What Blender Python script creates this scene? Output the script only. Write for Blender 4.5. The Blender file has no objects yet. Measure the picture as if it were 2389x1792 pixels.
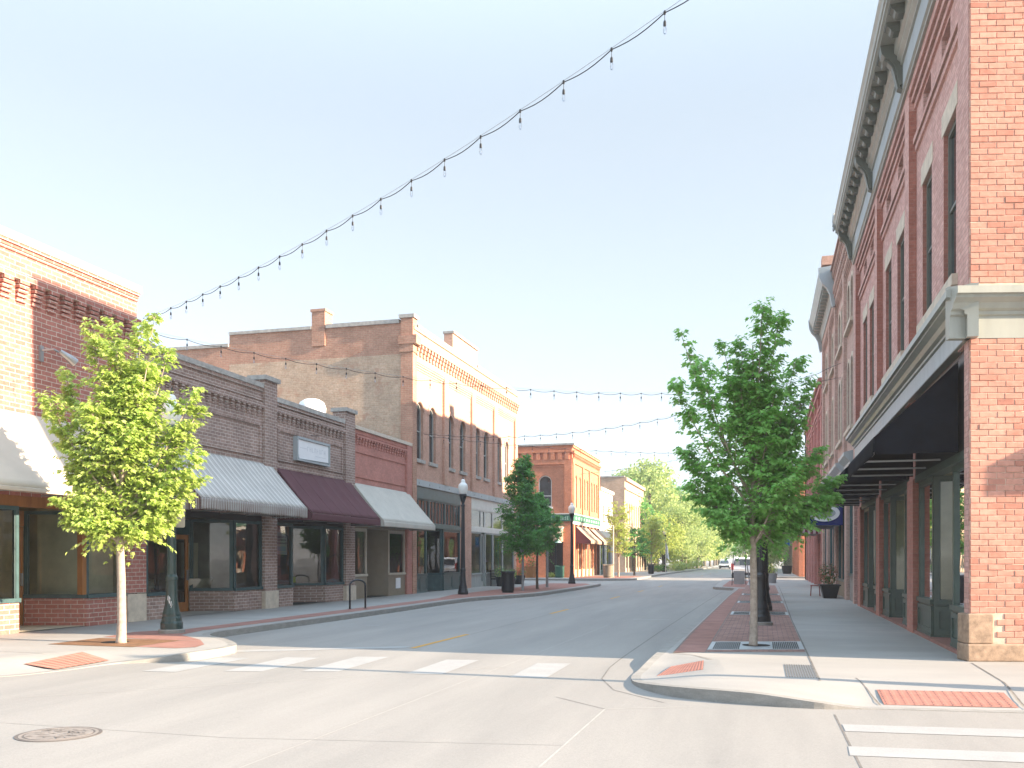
import bpy, bmesh, math, random
from mathutils import Vector, Matrix
R = math.radians
sc = bpy.context.scene
COL = sc.collection
rnd = random.Random(7)
PI = math.pi

# ------------------------------------------------------------------ helpers
ORG = {}

def link(o, parent=None):
    COL.objects.link(o)
    if parent is not None:
        o.parent = parent
    return o

def tag(o, label=None, cat=None, group=None, kind=None):
    if label: o['label'] = label
    if cat: o['category'] = cat
    if group: o['group'] = group
    if kind: o['kind'] = kind
    return o

def thing(name, label, cat, loc=(0, 0, 0), group=None):
    o = bpy.data.objects.new(name, None)
    o.empty_display_size = .3
    o.location = loc
    ORG[o.name] = Vector(loc)
    link(o)
    return tag(o, label, cat, group)

class Fc:
    """a vertical plane: u along it, d outwards, z up"""
    def __init__(s, o, u, n):
        s.o = Vector((o[0], o[1], 0)); s.u = Vector((u[0], u[1], 0)).normalized(); s.n = Vector((n[0], n[1], 0)).normalized()
    def P(s, u, d, z):
        p = s.o + s.u * u + s.n * d
        return (p.x, p.y, z)

class MB:
    def __init__(s):
        s.v = []; s.f = []; s.m = []; s.mi = 0
    def add(s, vs, fs):
        b = len(s.v); s.v += [tuple(p) for p in vs]
        for f in fs:
            s.f.append([b + i for i in f]); s.m.append(s.mi)
        return s
    def poly(s, pts):
        return s.add(pts, [list(range(len(pts)))])
    def box(s, x0, x1, y0, y1, z0, z1):
        vs = [(x, y, z) for z in (z0, z1) for y in (y0, y1) for x in (x0, x1)]
        return s.add(vs, [[0, 2, 3, 1], [4, 5, 7, 6], [0, 1, 5, 4], [2, 6, 7, 3], [0, 4, 6, 2], [1, 3, 7, 5]])
    def fbox(s, F, u0, u1, d0, d1, z0, z1):
        vs = [F.P(u, d, z) for z in (z0, z1) for d in (d0, d1) for u in (u0, u1)]
        return s.add(vs, [[0, 2, 3, 1], [4, 5, 7, 6], [0, 1, 5, 4], [2, 6, 7, 3], [0, 4, 6, 2], [1, 3, 7, 5]])
    def fq(s, F, u0, u1, z0, z1, d):
        return s.poly([F.P(u0, d, z0), F.P(u1, d, z0), F.P(u1, d, z1), F.P(u0, d, z1)])
    def fprof(s, F, u0, u1, prof, cap=True):
        """extrude a (d,z) closed profile along u"""
        n = len(prof)
        vs = [F.P(u0, d, z) for d, z in prof] + [F.P(u1, d, z) for d, z in prof]
        fs = [[i, (i + 1) % n, n + (i + 1) % n, n + i] for i in range(n)]
        if cap: fs += [list(range(n)), list(range(2 * n - 1, n - 1, -1))]
        return s.add(vs, fs)
    def fuz(s, F, pts, d0, d1):
        """extrude a (u,z) polygon through d"""
        n = len(pts)
        vs = [F.P(u, d0, z) for u, z in pts] + [F.P(u, d1, z) for u, z in pts]
        return s.add(vs, [[i, (i + 1) % n, n + (i + 1) % n, n + i] for i in range(n)] + [list(range(n)), list(range(n, 2 * n))])
    def lathe(s, prof, n=20, c=(0, 0, 0)):
        vs = []; fs = []
        for r, z in prof:
            for k in range(n):
                a = 2 * PI * k / n
                vs.append((c[0] + r * math.cos(a), c[1] + r * math.sin(a), c[2] + z))
        for i in range(len(prof) - 1):
            for k in range(n):
                k2 = (k + 1) % n
                fs.append([i * n + k, i * n + k2, (i + 1) * n + k2, (i + 1) * n + k])
        fs.append(list(range(n))[::-1]); fs.append([(len(prof) - 1) * n + k for k in range(n)])
        return s.add(vs, fs)
    def tube(s, pts, r, n=8):
        pts = [Vector(p) for p in pts]
        rs = r if isinstance(r, (list, tuple)) else [r] * len(pts)
        vs = []; fs = []
        ref = None
        for i, p in enumerate(pts):
            t = (pts[min(i + 1, len(pts) - 1)] - pts[max(i - 1, 0)]).normalized()
            if ref is None:
                ref = t.cross(Vector((0.13, 1, 0.2)))
                if ref.length < .1: ref = t.cross(Vector((1, 0, 0)))
            ref = (ref - t * ref.dot(t)).normalized()
            b = t.cross(ref)
            for k in range(n):
                a = 2 * PI * k / n
                vs.append(p + (ref * math.cos(a) + b * math.sin(a)) * rs[i])
        for i in range(len(pts) - 1):
            for k in range(n):
                k2 = (k + 1) % n
                fs.append([i * n + k, i * n + k2, (i + 1) * n + k2, (i + 1) * n + k])
        fs.append(list(range(n))[::-1]); fs.append([(len(pts) - 1) * n + k for k in range(n)])
        return s.add(vs, fs)
    def ico(s, c, r, sub=1, sq=(1, 1, 1)):
        bm = bmesh.new(); bmesh.ops.create_icosphere(bm, subdivisions=sub, radius=1)
        vs = [(c[0] + v.co.x * r * sq[0], c[1] + v.co.y * r * sq[1], c[2] + v.co.z * r * sq[2]) for v in bm.verts]
        fs = [[v.index for v in f.verts] for f in bm.faces]
        bm.free()
        return s.add(vs, fs)
    def build(s, name, mats, parent=None, origin=None, smooth=False, fix=True, bevel=0, tri=False):
        if origin is None:
            q = parent
            while q is not None and q.parent is not None: q = q.parent
            origin = ORG.get(q.name, Vector((0, 0, 0))) if q is not None else Vector((0, 0, 0))
        o_ = Vector(origin)
        me = bpy.data.meshes.new(name)
        me.from_pydata([(p[0] - o_.x, p[1] - o_.y, p[2] - o_.z) for p in s.v], [], s.f)
        if not isinstance(mats, (list, tuple)): mats = [mats]
        for m in mats: me.materials.append(m)
        if len(mats) > 1: me.polygons.foreach_set('material_index', s.m)
        if fix or tri:
            bm = bmesh.new(); bm.from_mesh(me)
            if tri: bmesh.ops.triangulate(bm, faces=[f for f in bm.faces if len(f.verts) > 4])
            if fix: bmesh.ops.recalc_face_normals(bm, faces=bm.faces)
            bm.to_mesh(me); bm.free()
        if smooth: me.polygons.foreach_set('use_smooth', [True] * len(me.polygons))
        o = bpy.data.objects.new(name, me)
        link(o, parent)
        if parent is None:
            o.location = o_
            ORG[o.name] = o_
        if bevel:
            b = o.modifiers.new('bevel', 'BEVEL'); b.width = bevel; b.segments = 2; b.limit_method = 'ANGLE'
        return o

def children(o): return [c for c in bpy.data.objects if c.parent == o]
KIDS = {}
def copy_tree(o, parent=None):
    c = o.copy(); COL.objects.link(c)
    if parent is not None: c.parent = parent
    for ch in children(o): copy_tree(ch, c)
    return c

# ------------------------------------------------------------------ materials
def new_mat(name):
    m = bpy.data.materials.new(name); m.use_nodes = True
    nt = m.node_tree
    for n in list(nt.nodes): nt.nodes.remove(n)
    out = nt.nodes.new('ShaderNodeOutputMaterial')
    b = nt.nodes.new('ShaderNodeBsdfPrincipled')
    nt.links.new(b.outputs[0], out.inputs[0])
    return m, nt, b, out
def N(nt, t, **kw):
    n = nt.nodes.new(t)
    for k, v in kw.items():
        if k in n.inputs.keys() if hasattr(n.inputs, 'keys') else False: n.inputs[k].default_value = v
        else: setattr(n, k, v)
    return n
def setin(n, **kw):
    for k, v in kw.items(): n.inputs[k.replace('_', ' ')].default_value = v
    return n
def c4(c): return (c[0], c[1], c[2], 1)
def noise(nt, vec, scale, detail=4, rough=.6):
    n = nt.nodes.new('ShaderNodeTexNoise'); setin(n, Scale=scale, Detail=detail, Roughness=rough)
    if vec is not None: nt.links.new(vec, n.inputs['Vector'])
    return n.outputs[0]
def ramp(nt, fac, stops):
    n = nt.nodes.new('ShaderNodeValToRGB')
    el = n.color_ramp.elements
    while len(el) < len(stops): el.new(.5)
    for e, (p, c) in zip(el, stops):
        e.position = p; e.color = c4(c) if hasattr(c, '__len__') else (c, c, c, 1)
    nt.links.new(fac, n.inputs[0]); return n.outputs[0]
def mix(nt, fac, a, b, blend='MIX'):
    n = nt.nodes.new('ShaderNodeMix'); n.data_type = 'RGBA'; n.blend_type = blend
    for i, x in ((0, fac), (6, a), (7, b)):
        if hasattr(x, 'is_output') or isinstance(x, bpy.types.NodeSocket): nt.links.new(x, n.inputs[i])
        elif hasattr(x, '__len__'): n.inputs[i].default_value = c4(x)
        else: n.inputs[i].default_value = x
    return n.outputs[2]
def bump(nt, b, h, strength=.3, dist=.01):
    n = nt.nodes.new('ShaderNodeBump'); setin(n, Strength=strength, Distance=dist)
    nt.links.new(h, n.inputs['Height']); nt.links.new(n.outputs[0], b.inputs['Normal'])
def wpos(nt): return nt.nodes.new('ShaderNodeNewGeometry').outputs['Position']
def mapping(nt, vec, scale=(1, 1, 1), rot=(0, 0, 0), loc=(0, 0, 0)):
    n = nt.nodes.new('ShaderNodeMapping'); n.inputs['Scale'].default_value = scale; n.inputs['Rotation'].default_value = rot
    n.inputs['Location'].default_value = loc
    nt.links.new(vec, n.inputs['Vector']); return n.outputs[0]

def m_paint(name, col, rough=.55, var=.12, scale=6, spec=.35, metal=0, bmp=.08, streak=False):
    m, nt, b, _ = new_mat(name)
    p = wpos(nt)
    n1 = noise(nt, mapping(nt, p, (1, 1, .25)) if streak else p, scale, 5)
    lo = tuple(c * (1 - var) for c in col); hi = tuple(min(1, c * (1 + var)) for c in col)
    nt.links.new(ramp(nt, n1, [(.3, lo), (.7, hi)]), b.inputs['Base Color'])
    setin(b, Roughness=rough, Metallic=metal); b.inputs['Specular IOR Level'].default_value = spec
    if bmp: bump(nt, b, noise(nt, p, scale * 8, 3), bmp, .004)
    return m

def m_brick(name, c1, c2, mort, bw=.215, bh=.075, ms=.009, patch=None, bmp=.5, dirt=.35, rough=.85, sparse=None):
    m, nt, b, _ = new_mat(name)
    g = nt.nodes.new('ShaderNodeNewGeometry')
    sp = nt.nodes.new('ShaderNodeSeparateXYZ'); nt.links.new(g.outputs['Position'], sp.inputs[0])
    sn = nt.nodes.new('ShaderNodeSeparateXYZ'); nt.links.new(g.outputs['True Normal'], sn.inputs[0])
    ab = N(nt, 'ShaderNodeMath', operation='ABSOLUTE'); nt.links.new(sn.outputs[0], ab.inputs[0])
    gt = N(nt, 'ShaderNodeMath', operation='GREATER_THAN'); nt.links.new(ab.outputs[0], gt.inputs[0]); gt.inputs[1].default_value = .6
    mx = nt.nodes.new('ShaderNodeMix'); mx.data_type = 'FLOAT'
    nt.links.new(gt.outputs[0], mx.inputs[0]); nt.links.new(sp.outputs[0], mx.inputs[2]); nt.links.new(sp.outputs[1], mx.inputs[3])
    cb = nt.nodes.new('ShaderNodeCombineXYZ'); nt.links.new(mx.outputs[0], cb.inputs[0]); nt.links.new(sp.outputs[2], cb.inputs[1])
    # a little wobble so that courses are not ruler straight
    wn = nt.nodes.new('ShaderNodeTexNoise'); setin(wn, Scale=3.0, Detail=2.0); nt.links.new(g.outputs['Position'], wn.inputs['Vector'])
    vm = N(nt, 'ShaderNodeVectorMath', operation='SCALE'); nt.links.new(wn.outputs[1], vm.inputs[0]); vm.inputs['Scale'].default_value = .02
    va = N(nt, 'ShaderNodeVectorMath', operation='ADD'); nt.links.new(cb.outputs[0], va.inputs[0]); nt.links.new(vm.outputs[0], va.inputs[1])
    br = nt.nodes.new('ShaderNodeTexBrick')
    nt.links.new(va.outputs[0], br.inputs['Vector'])
    br.inputs['Color1'].default_value = c4(c1); br.inputs['Color2'].default_value = c4(c2); br.inputs['Mortar'].default_value = c4(mort)
    setin(br, Scale=1.0, Mortar_Size=ms, Mortar_Smooth=.25, Bias=-.1, Brick_Width=bw, Row_Height=bh)
    p = g.outputs['Position']
    n1 = noise(nt, p, 1.1, 6, .65)
    col = mix(nt, 1.0, br.outputs[0], ramp(nt, n1, [(.25, 1 - dirt), (.7, 1.08)]), 'MULTIPLY')
    n2 = noise(nt, p, 14, 3)
    col = mix(nt, 1.0, col, ramp(nt, n2, [(.25, .8), (.75, 1.15)]), 'MULTIPLY')
    if patch:
        n3 = noise(nt, p, patch[1], 5, .7)
        f = ramp(nt, n3, [(patch[2], 0.), (patch[2] + .12, patch[3] if len(patch) > 3 else .8)])
        col = mix(nt, f, col, patch[0])
    nt.links.new(col, b.inputs['Base Color'])
    setin(b, Roughness=rough); b.inputs['Specular IOR Level'].default_value = .2
    inv = N(nt, 'ShaderNodeMath', operation='SUBTRACT'); inv.inputs[0].default_value = 1; nt.links.new(br.outputs['Fac'], inv.inputs[1])
    ad = N(nt, 'ShaderNodeMath', operation='MULTIPLY_ADD'); nt.links.new(n2, ad.inputs[0]); ad.inputs[1].default_value = .35; nt.links.new(inv.outputs[0], ad.inputs[2])
    bump(nt, b, ad.outputs[0], bmp, .012)
    return m

def m_ground(name, col, col2, stretch=(1, .25, 1), scale=1.2, rough=.8, spots=True, fine=60, var=.18):
    m, nt, b, _ = new_mat(name)
    p = wpos(nt)
    n1 = noise(nt, mapping(nt, p, stretch), scale, 6, .62)
    c = mix(nt, ramp(nt, n1, [(.32, 0.), (.7, 1.)]), col, col2)
    n2 = noise(nt, p, fine, 3, .7)
    c = mix(nt, 1.0, c, ramp(nt, n2, [(.2, 1 - var), (.8, 1 + var * .6)]), 'MULTIPLY')
    if spots:
        v = nt.nodes.new('ShaderNodeTexNoise'); setin(v, Scale=3.3, Detail=7.0, Roughness=.72); nt.links.new(mapping(nt, p, (1, 1, 1), loc=(3, 9, 1)), v.inputs['Vector'])
        c = mix(nt, ramp(nt, v.outputs[0], [(.64, 0.), (.74, .35)]), c, tuple(x * .55 for x in col))
    nt.links.new(c, b.inputs['Base Color'])
    setin(b, Roughness=rough); b.inputs['Specular IOR Level'].default_value = .25
    bump(nt, b, n2, .25, .004)
    return m

def m_paver(name, c1, c2, mort, bw=.2, bh=.1, ms=.006, rot=0, bmp=.3):
    m, nt, b, _ = new_mat(name)
    p = wpos(nt)
    br = nt.nodes.new('ShaderNodeTexBrick'); nt.links.new(mapping(nt, p, (1, 1, 1), (0, 0, rot)), br.inputs['Vector'])
    br.inputs['Color1'].default_value = c4(c1); br.inputs['Color2'].default_value = c4(c2); br.inputs['Mortar'].default_value = c4(mort)
    setin(br, Scale=1.0, Mortar_Size=ms, Mortar_Smooth=.2, Bias=0., Brick_Width=bw, Row_Height=bh)
    n = noise(nt, p, 2.2, 5)
    c = mix(nt, 1.0, br.outputs[0], ramp(nt, n, [(.3, .78), (.7, 1.12)]), 'MULTIPLY')
    nt.links.new(c, b.inputs['Base Color']); setin(b, Roughness=.85); b.inputs['Specular IOR Level'].default_value = .2
    bump(nt, b, br.outputs['Fac'], -bmp, .004)
    return m

def m_glass(name, tint=(.80, .86, .83), refl=1.0):
    m = bpy.data.materials.new(name); m.use_nodes = True; nt = m.node_tree
    for n in list(nt.nodes): nt.nodes.remove(n)
    out = nt.nodes.new('ShaderNodeOutputMaterial')
    tr = nt.nodes.new('ShaderNodeBsdfTransparent'); tr.inputs[0].default_value = c4(tint)
    gl = nt.nodes.new('ShaderNodeBsdfGlossy'); gl.inputs['Roughness'].default_value = .015; gl.inputs[0].default_value = (.95, .97, 1, 1)
    p = wpos(nt)
    bp = nt.nodes.new('ShaderNodeBump'); setin(bp, Strength=.12, Distance=.02); nt.links.new(noise(nt, p, .9, 2), bp.inputs['Height'])
    nt.links.new(bp.outputs[0], gl.inputs['Normal'])
    fr = nt.nodes.new('ShaderNodeFresnel'); fr.inputs[0].default_value = 1.7
    ml = N(nt, 'ShaderNodeMath', operation='MULTIPLY'); nt.links.new(fr.outputs[0], ml.inputs[0]); ml.inputs[1].default_value = refl; ml.use_clamp = True
    ms = nt.nodes.new('ShaderNodeMixShader'); nt.links.new(ml.outputs[0], ms.inputs[0]); nt.links.new(tr.outputs[0], ms.inputs[1]); nt.links.new(gl.outputs[0], ms.inputs[2])
    nt.links.new(ms.outputs[0], out.inputs[0])
    return m

def m_darkglass(name, col=(.03, .04, .045)):
    m, nt, b, _ = new_mat(name)
    p = wpos(nt)
    nt.links.new(ramp(nt, noise(nt, p, 1.5, 2), [(.35, tuple(c * .6 for c in col)), (.7, tuple(c * 1.8 for c in col))]), b.inputs['Base Color'])
    setin(b, Roughness=.04); b.inputs['Specular IOR Level'].default_value = .9
    bump(nt, b, noise(nt, p, 1.1, 2), .1, .02)
    return m

def m_leaf(name, ca, cb, trans=.45, tcol=None):
    m = bpy.data.materials.new(name); m.use_nodes = True; nt = m.node_tree
    for n in list(nt.nodes): nt.nodes.remove(n)
    out = nt.nodes.new('ShaderNodeOutputMaterial')
    g = nt.nodes.new('ShaderNodeNewGeometry')
    rd = g.outputs['Random Per Island']
    c = mix(nt, rd, ca, cb)
    c = mix(nt, 1.0, c, ramp(nt, noise(nt, g.outputs['Position'], 2.2, 3), [(.3, .7), (.7, 1.2)]), 'MULTIPLY')
    d = nt.nodes.new('ShaderNodeBsdfPrincipled'); nt.links.new(c, d.inputs['Base Color']); setin(d, Roughness=.5); d.inputs['Specular IOR Level'].default_value = .3
    t = nt.nodes.new('ShaderNodeBsdfTranslucent')
    tc = tcol or tuple(min(1, x * 1.6) for x in cb)
    nt.links.new(mix(nt, .6, c, tc), t.inputs[0])
    ms = nt.nodes.new('ShaderNodeMixShader'); ms.inputs[0].default_value = trans
    nt.links.new(d.outputs[0], ms.inputs[1]); nt.links.new(t.outputs[0], ms.inputs[2]); nt.links.new(ms.outputs[0], out.inputs[0])
    return m

def m_stripes(name, stops, period, axis=1, rough=.8):
    """cloth woven in stripes across world x(0)/y(1): stops = [(pos,color)...] constant"""
    m, nt, b, _ = new_mat(name)
    p = wpos(nt)
    s = nt.nodes.new('ShaderNodeSeparateXYZ'); nt.links.new(p, s.inputs[0])
    d = N(nt, 'ShaderNodeMath', operation='DIVIDE'); nt.links.new(s.outputs[axis], d.inputs[0]); d.inputs[1].default_value = period
    fr = N(nt, 'ShaderNodeMath', operation='FRACT'); nt.links.new(d.outputs[0], fr.inputs[0])
    n = nt.nodes.new('ShaderNodeValToRGB'); n.color_ramp.interpolation = 'CONSTANT'
    el = n.color_ramp.elements
    while len(el) < len(stops): el.new(.5)
    for e, (q, c) in zip(el, stops): e.position = q; e.color = c4(c)
    nt.links.new(fr.outputs[0], n.inputs[0])
    c = mix(nt, 1.0, n.outputs[0], ramp(nt, noise(nt, p, 1.5, 5), [(.3, .88), (.7, 1.06)]), 'MULTIPLY')
    nt.links.new(c, b.inputs['Base Color']); setin(b, Roughness=rough); b.inputs['Specular IOR Level'].default_value = .15
    bump(nt, b, noise(nt, p, 5, 2), .15, .01)
    return m

M = {}
M['road'] = m_ground('concrete_road', (.25, .238, .22), (.325, .306, .279), (1, .12, 1), .8, var=.2)
M['walk'] = m_ground('sidewalk_concrete', (.30, .288, .268), (.365, .345, .318), (.4, 1, 1), 1.0, var=.12)
M['kerb'] = m_ground('kerb_concrete', (.24, .23, .21), (.32, .305, .28), (1, 1, 3), 4, var=.2)
M['pale_joint'] = m_paint('pale_joint', (.37, .35, .32), .9, .15)
M['joint'] = m_paint('joint_tar', (.165, .15, .135), .9, .3)
M['white_line'] = m_ground('white_road_paint', (.325, .32, .308), (.37, .365, .352), (1, 1, 1), 3, spots=False, var=.2)
M['yellow_line'] = m_ground('yellow_road_paint', (.52, .27, .05), (.58, .33, .08), (1, 1, 1), 5, spots=False, var=.3)
M['redband'] = m_paver('red_concrete_band', (.30, .155, .125), (.33, .175, .145), (.2, .11, .1), 6, 6, .01)
M['paver'] = m_paver('brick_paver', (.27, .16, .135), (.34, .205, .17), (.15, .11, .1), .2, .2, .008)
M['tactile'] = m_paint('tactile_red', (.33, .15, .115), .8, .12)
M['grate'] = m_paint('galvanised_grate', (.42, .44, .45), .5, .15, metal=.5)
M['rust'] = m_paint('rusty_grate', (.19, .1, .05), .8, .3)
M['iron'] = m_paint('manhole_iron', (.235, .205, .18), .75, .2, bmp=.3); M['iron_gap'] = m_paint('manhole_ring_gap', (.12, .105, .095), .9, .2)
M['dark'] = m_paint('dark_gap', (.015, .014, .013), .9, .2)
M['stone'] = m_paint('buff_stone', (.58, .50, .40), .85, .16, 5, bmp=.5)
M['rockstone'] = m_paint('rough_stone', (.31, .22, .155), .9, .35, 9, bmp=1.0)
M['coping'] = m_paint('grey_coping', (.40, .38, .35), .85, .25, 5, bmp=.5)
M['lightcoping'] = m_paint('cream_coping', (.62, .54, .44), .8, .1, 4)
M['sage'] = m_paint('sage_metal', (.30, .31, .275), .4, .12, 3, spec=.5, streak=True)
M['sagedark'] = m_paint('grey_green_metal', (.125, .137, .118), .45, .12, 3)
M['bluegrey'] = m_paint('blue_grey_metal', (.36, .40, .415), .45, .1, 3, streak=True)
M['green'] = m_paint('dark_green_paint', (.06, .095, .08), .4, .15, 4, spec=.5)
M['teal'] = m_paint('teal_frame', (.03, .075, .08), .4, .2, 4, spec=.5)
M['slate'] = m_paint('slate_frame', (.05, .095, .098), .4, .2, 4, spec=.5)
M['cream'] = m_paint('cream_trim', (.50, .45, .36), .6, .1, 4)
M['taupe'] = m_paint('taupe_panel', (.26, .215, .155), .6, .08, 4)
M['greyframe'] = m_paint('weathered_grey_wood', (.36, .37, .35), .7, .15, 6, streak=True)
M['wood'] = m_paint('oiled_wood', (.30, .13, .04), .5, .25, 5, streak=True)
M['orangewood'] = m_paint('orange_wood_door', (.36, .15, .045), .5, .2, 4, streak=True)
M['black'] = m_paint('black_paint', (.012, .013, .016), .45, .2, 4, spec=.5)
M['lampblack'] = m_paint('lamp_black', (.012, .015, .02), .38, .25, 9, spec=.6)
M['lampgreen'] = m_paint('lamp_dark_green', (.018, .045, .042), .35, .25, 9, spec=.6)
M['globe'] = m_paint('white_acrylic_globe', (.78, .78, .74), .35, .04, 3, spec=.5)
M['white'] = m_paint('white_plastic', (.8, .81, .82), .5, .03, 3)
M['offwhite'] = m_paint('off_white_paint', (.68, .66, .6), .6, .06, 3)
M['faint'] = m_paint('faded_lettering', (.6, .62, .65), .6, .03)
M['steel'] = m_paint('grey_steel', (.35, .36, .37), .4, .1, 5, metal=.6)
M['zinc'] = m_paint('galvanised_post', (.32, .33, .33), .5, .15, 8, metal=.3)
M['roof'] = m_paint('roof_membrane', (.25, .24, .23), .9, .2)
M['blackcloth'] = m_paint('black_awning_cloth', (.008, .01, .015), .95, .25, 3, spec=.06, bmp=.3)
M['cloth_cream'] = m_paint('cream_awning_cloth', (.60, .52, .43), .85, .06, 2, spec=.1)
M['cloth_taupe'] = m_paint('taupe_awning_cloth', (.52, .49, .43), .85, .07, 2, spec=.1)
M['cloth_maroon'] = m_paint('maroon_awning_cloth', (.115, .05, .058), .8, .1, 2, spec=.15)
M['cloth_blue'] = m_paint('blue_awning_cloth', (.012, .025, .16), .8, .15, 2)
M['cloth_tan'] = m_paint('tan_awning_cloth', (.36, .26, .19), .85, .08, 2)
M['stripe'] = m_stripes('grey_striped_cloth', [(0, (.60, .57, .53)), (.5, (.36, .335, .31)), (.62, (.50, .47, .43)), (.88, (.29, .27, .25))], .27)
M['stripe_side'] = m_stripes('maroon_striped_cloth', [(0, (.42, .40, .37)), (.35, (.16, .08, .075)), (.5, (.33, .30, .27)), (.7, (.13, .07, .065))], .16, 0)
M['stripe_val'] = m_stripes('valance_striped_cloth', [(0, (.42, .40, .37)), (.4, (.2, .14, .12)), (.55, (.38, .35, .32)), (.8, (.24, .18, .16))], .12)
M['stripe_red'] = m_stripes('burgundy_striped_cloth', [(0, (.14, .03, .05)), (.5, (.45, .38, .38))], .28, 0)
M['glass'] = m_glass('shop_glass')
M['glass_dk'] = m_glass('tinted_shop_glass', (.42, .5, .5), 1.1)
M['pane'] = m_darkglass('upper_window_glass')
M['bulbglass'] = m_glass('bulb_glass', (.93, .95, .97), .9)
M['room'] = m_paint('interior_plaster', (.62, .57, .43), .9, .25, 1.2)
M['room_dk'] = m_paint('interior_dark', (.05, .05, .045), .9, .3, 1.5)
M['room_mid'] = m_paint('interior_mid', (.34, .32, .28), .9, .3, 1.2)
M['bark'] = m_paint('young_bark', (.34, .28, .23), .9, .25, 14, bmp=.6)
M['bark_dk'] = m_paint('grey_brown_bark', (.15, .125, .1), .9, .35, 12, bmp=.8)
M['leaf_lime'] = m_leaf('lime_maple_leaf', (.30, .44, .075), (.58, .68, .22), .44, (.62, .76, .2))
M['leaf_green'] = m_leaf('green_maple_leaf', (.14, .37, .08), (.32, .58, .17), .47, (.42, .72, .17))
M['leaf_mid'] = m_leaf('mid_green_leaf', (.065, .235, .055), (.16, .39, .095), .4)
M['leaf_yellow'] = m_leaf('yellow_green_leaf', (.25, .34, .07), (.44, .50, .14), .45)
M['leaf_pale'] = m_leaf('pale_green_leaf', (.22, .32, .10), (.42, .50, .19), .45)
M['leaf_dark'] = m_leaf('dark_green_leaf', (.03, .08, .025), (.07, .14, .035), .3)
M['leaf_dry'] = m_leaf('rusty_leaf', (.2, .08, .04), (.32, .15, .08), .3)
M['petal_red'] = m_leaf('red_petal', (.5, .06, .05), (.65, .2, .15), .3)
M['soil'] = m_paint('soil', (.06, .045, .03), .95, .3)
# brickwork
M['brA'] = m_brick('smooth_red_brick', (0.37, 0.145, 0.115), (0.44, 0.185, 0.15), (0.54, 0.45, 0.385), .30, .105, .0095, bmp=.35, dirt=.12)
M['brB'] = m_brick('brown_brick', (0.31, 0.215, 0.185), (0.41, 0.285, 0.24), (0.6, 0.52, 0.46), .26, .095, .009, bmp=.35, dirt=.3, patch=((.10, .075, .065), 3.2, .62, .5))
M['brD0'] = m_brick('painted_red_brick', (0.5, 0.22, 0.18), (0.55, 0.25, 0.205), (0.47, 0.25, 0.21), .22, .08, .006, bmp=.25, dirt=.2)
M['brD'] = m_brick('tan_red_brick', (0.56, 0.325, 0.245), (0.62, 0.38, 0.29), (0.54, 0.38, 0.29), .22, .08, .006, bmp=.25, dirt=.2, patch=((.30, .16, .115), 1.3, .6, .35))
M['brDs'] = m_brick('old_buff_brick', (0.53, 0.37, 0.265), (0.6, 0.445, 0.335), (0.561, 0.451, 0.329), .26, .085, .01, bmp=.6, dirt=.3, patch=((.44, .24, .165), 1.6, .55, .6))
M['brDred'] = m_brick('old_red_brick', (0.47, 0.245, 0.175), (0.54, 0.3, 0.22), (0.512, 0.378, 0.268), .26, .085, .009, bmp=.6, dirt=.35)
M['brE'] = m_brick('orange_red_brick', (0.537, 0.195, 0.104), (0.610, 0.244, 0.140), (0.512, 0.268, 0.183), .24, .085, .007, bmp=.3, dirt=.2)
M['brF'] = m_brick('buff_brown_brick', (0.488, 0.329, 0.232), (0.561, 0.403, 0.293), (0.512, 0.403, 0.305), .3, .1, .008, bmp=.3, dirt=.25)
M['brR1'] = m_brick('pink_red_brick', (.55, .31, .27), (.69, .43, .38), (.45, .28, .24), .23, .082, .008, bmp=.6, dirt=.16)
M['brR1d'] = m_brick('dark_brick_and_return_shade', (0.36, 0.15, 0.115), (0.42, 0.185, 0.145), (0.38, 0.21, 0.17), .23, .082, .006, bmp=.35, dirt=.25)
M['brR1s'] = m_brick('rough_orange_brick', (0.43, 0.155, 0.105), (0.5, 0.2, 0.135), (0.46, 0.31, 0.235), .27, .088, .012, bmp=1.0, dirt=.2, patch=((.30, .13, .09), 5, .66, .5))
M['brR1p'] = m_brick('red_pier_brick', (.44, .19, .15), (.50, .235, .185), (.42, .24, .195), .23, .082, .007, bmp=.4, dirt=.2)
def m_block(name, ca, cb, cc):
    m, nt, b, _ = new_mat(name)
    g = nt.nodes.new('ShaderNodeNewGeometry')
    c = ramp(nt, g.outputs['Random Per Island'], [(0, ca), (.5, cb), (.93, cb), (1, cc)])
    c = mix(nt, 1.0, c, ramp(nt, noise(nt, g.outputs['Position'], 9, 5, .7), [(.25, .72), (.7, 1.12)]), 'MULTIPLY')
    c = mix(nt, 1.0, c, ramp(nt, noise(nt, g.outputs['Position'], .8, 4, .6), [(.3, .82), (.7, 1.08)]), 'MULTIPLY')
    nt.links.new(c, b.inputs['Base Color']); setin(b, Roughness=.9); b.inputs['Specular IOR Level'].default_value = .15
    bump(nt, b, noise(nt, g.outputs['Position'], 45, 4, .7), .5, .006)
    return m
M['block'] = m_block('salmon_brick', (.44, .20, .15), (.53, .27, .208), (.37, .165, .125))
M['mortar'] = m_paint('lime_mortar', (.56, .41, .325), .95, .2, 10, bmp=.5)
M['brR2'] = m_brick('brown_pink_brick', (0.5, 0.33, 0.28), (0.56, 0.39, 0.33), (0.48, 0.37, 0.31), .23, .08, .008, bmp=.35, dirt=.2)
M['brR3'] = m_brick('deep_red_brick', (0.52, 0.235, 0.21), (0.58, 0.275, 0.245), (0.5, 0.29, 0.26), .24, .085, .007, bmp=.3, dirt=.2)

# ------------------------------------------------------------------ wall helpers
LX, RX = -15.4, 3.1
FL = Fc((LX, 0), (0, 1), (1, 0))
FR = Fc((RX, 0), (0, 1), (-1, 0))
th = math.atan((1780 - 1194.5) / 2150)

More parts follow.
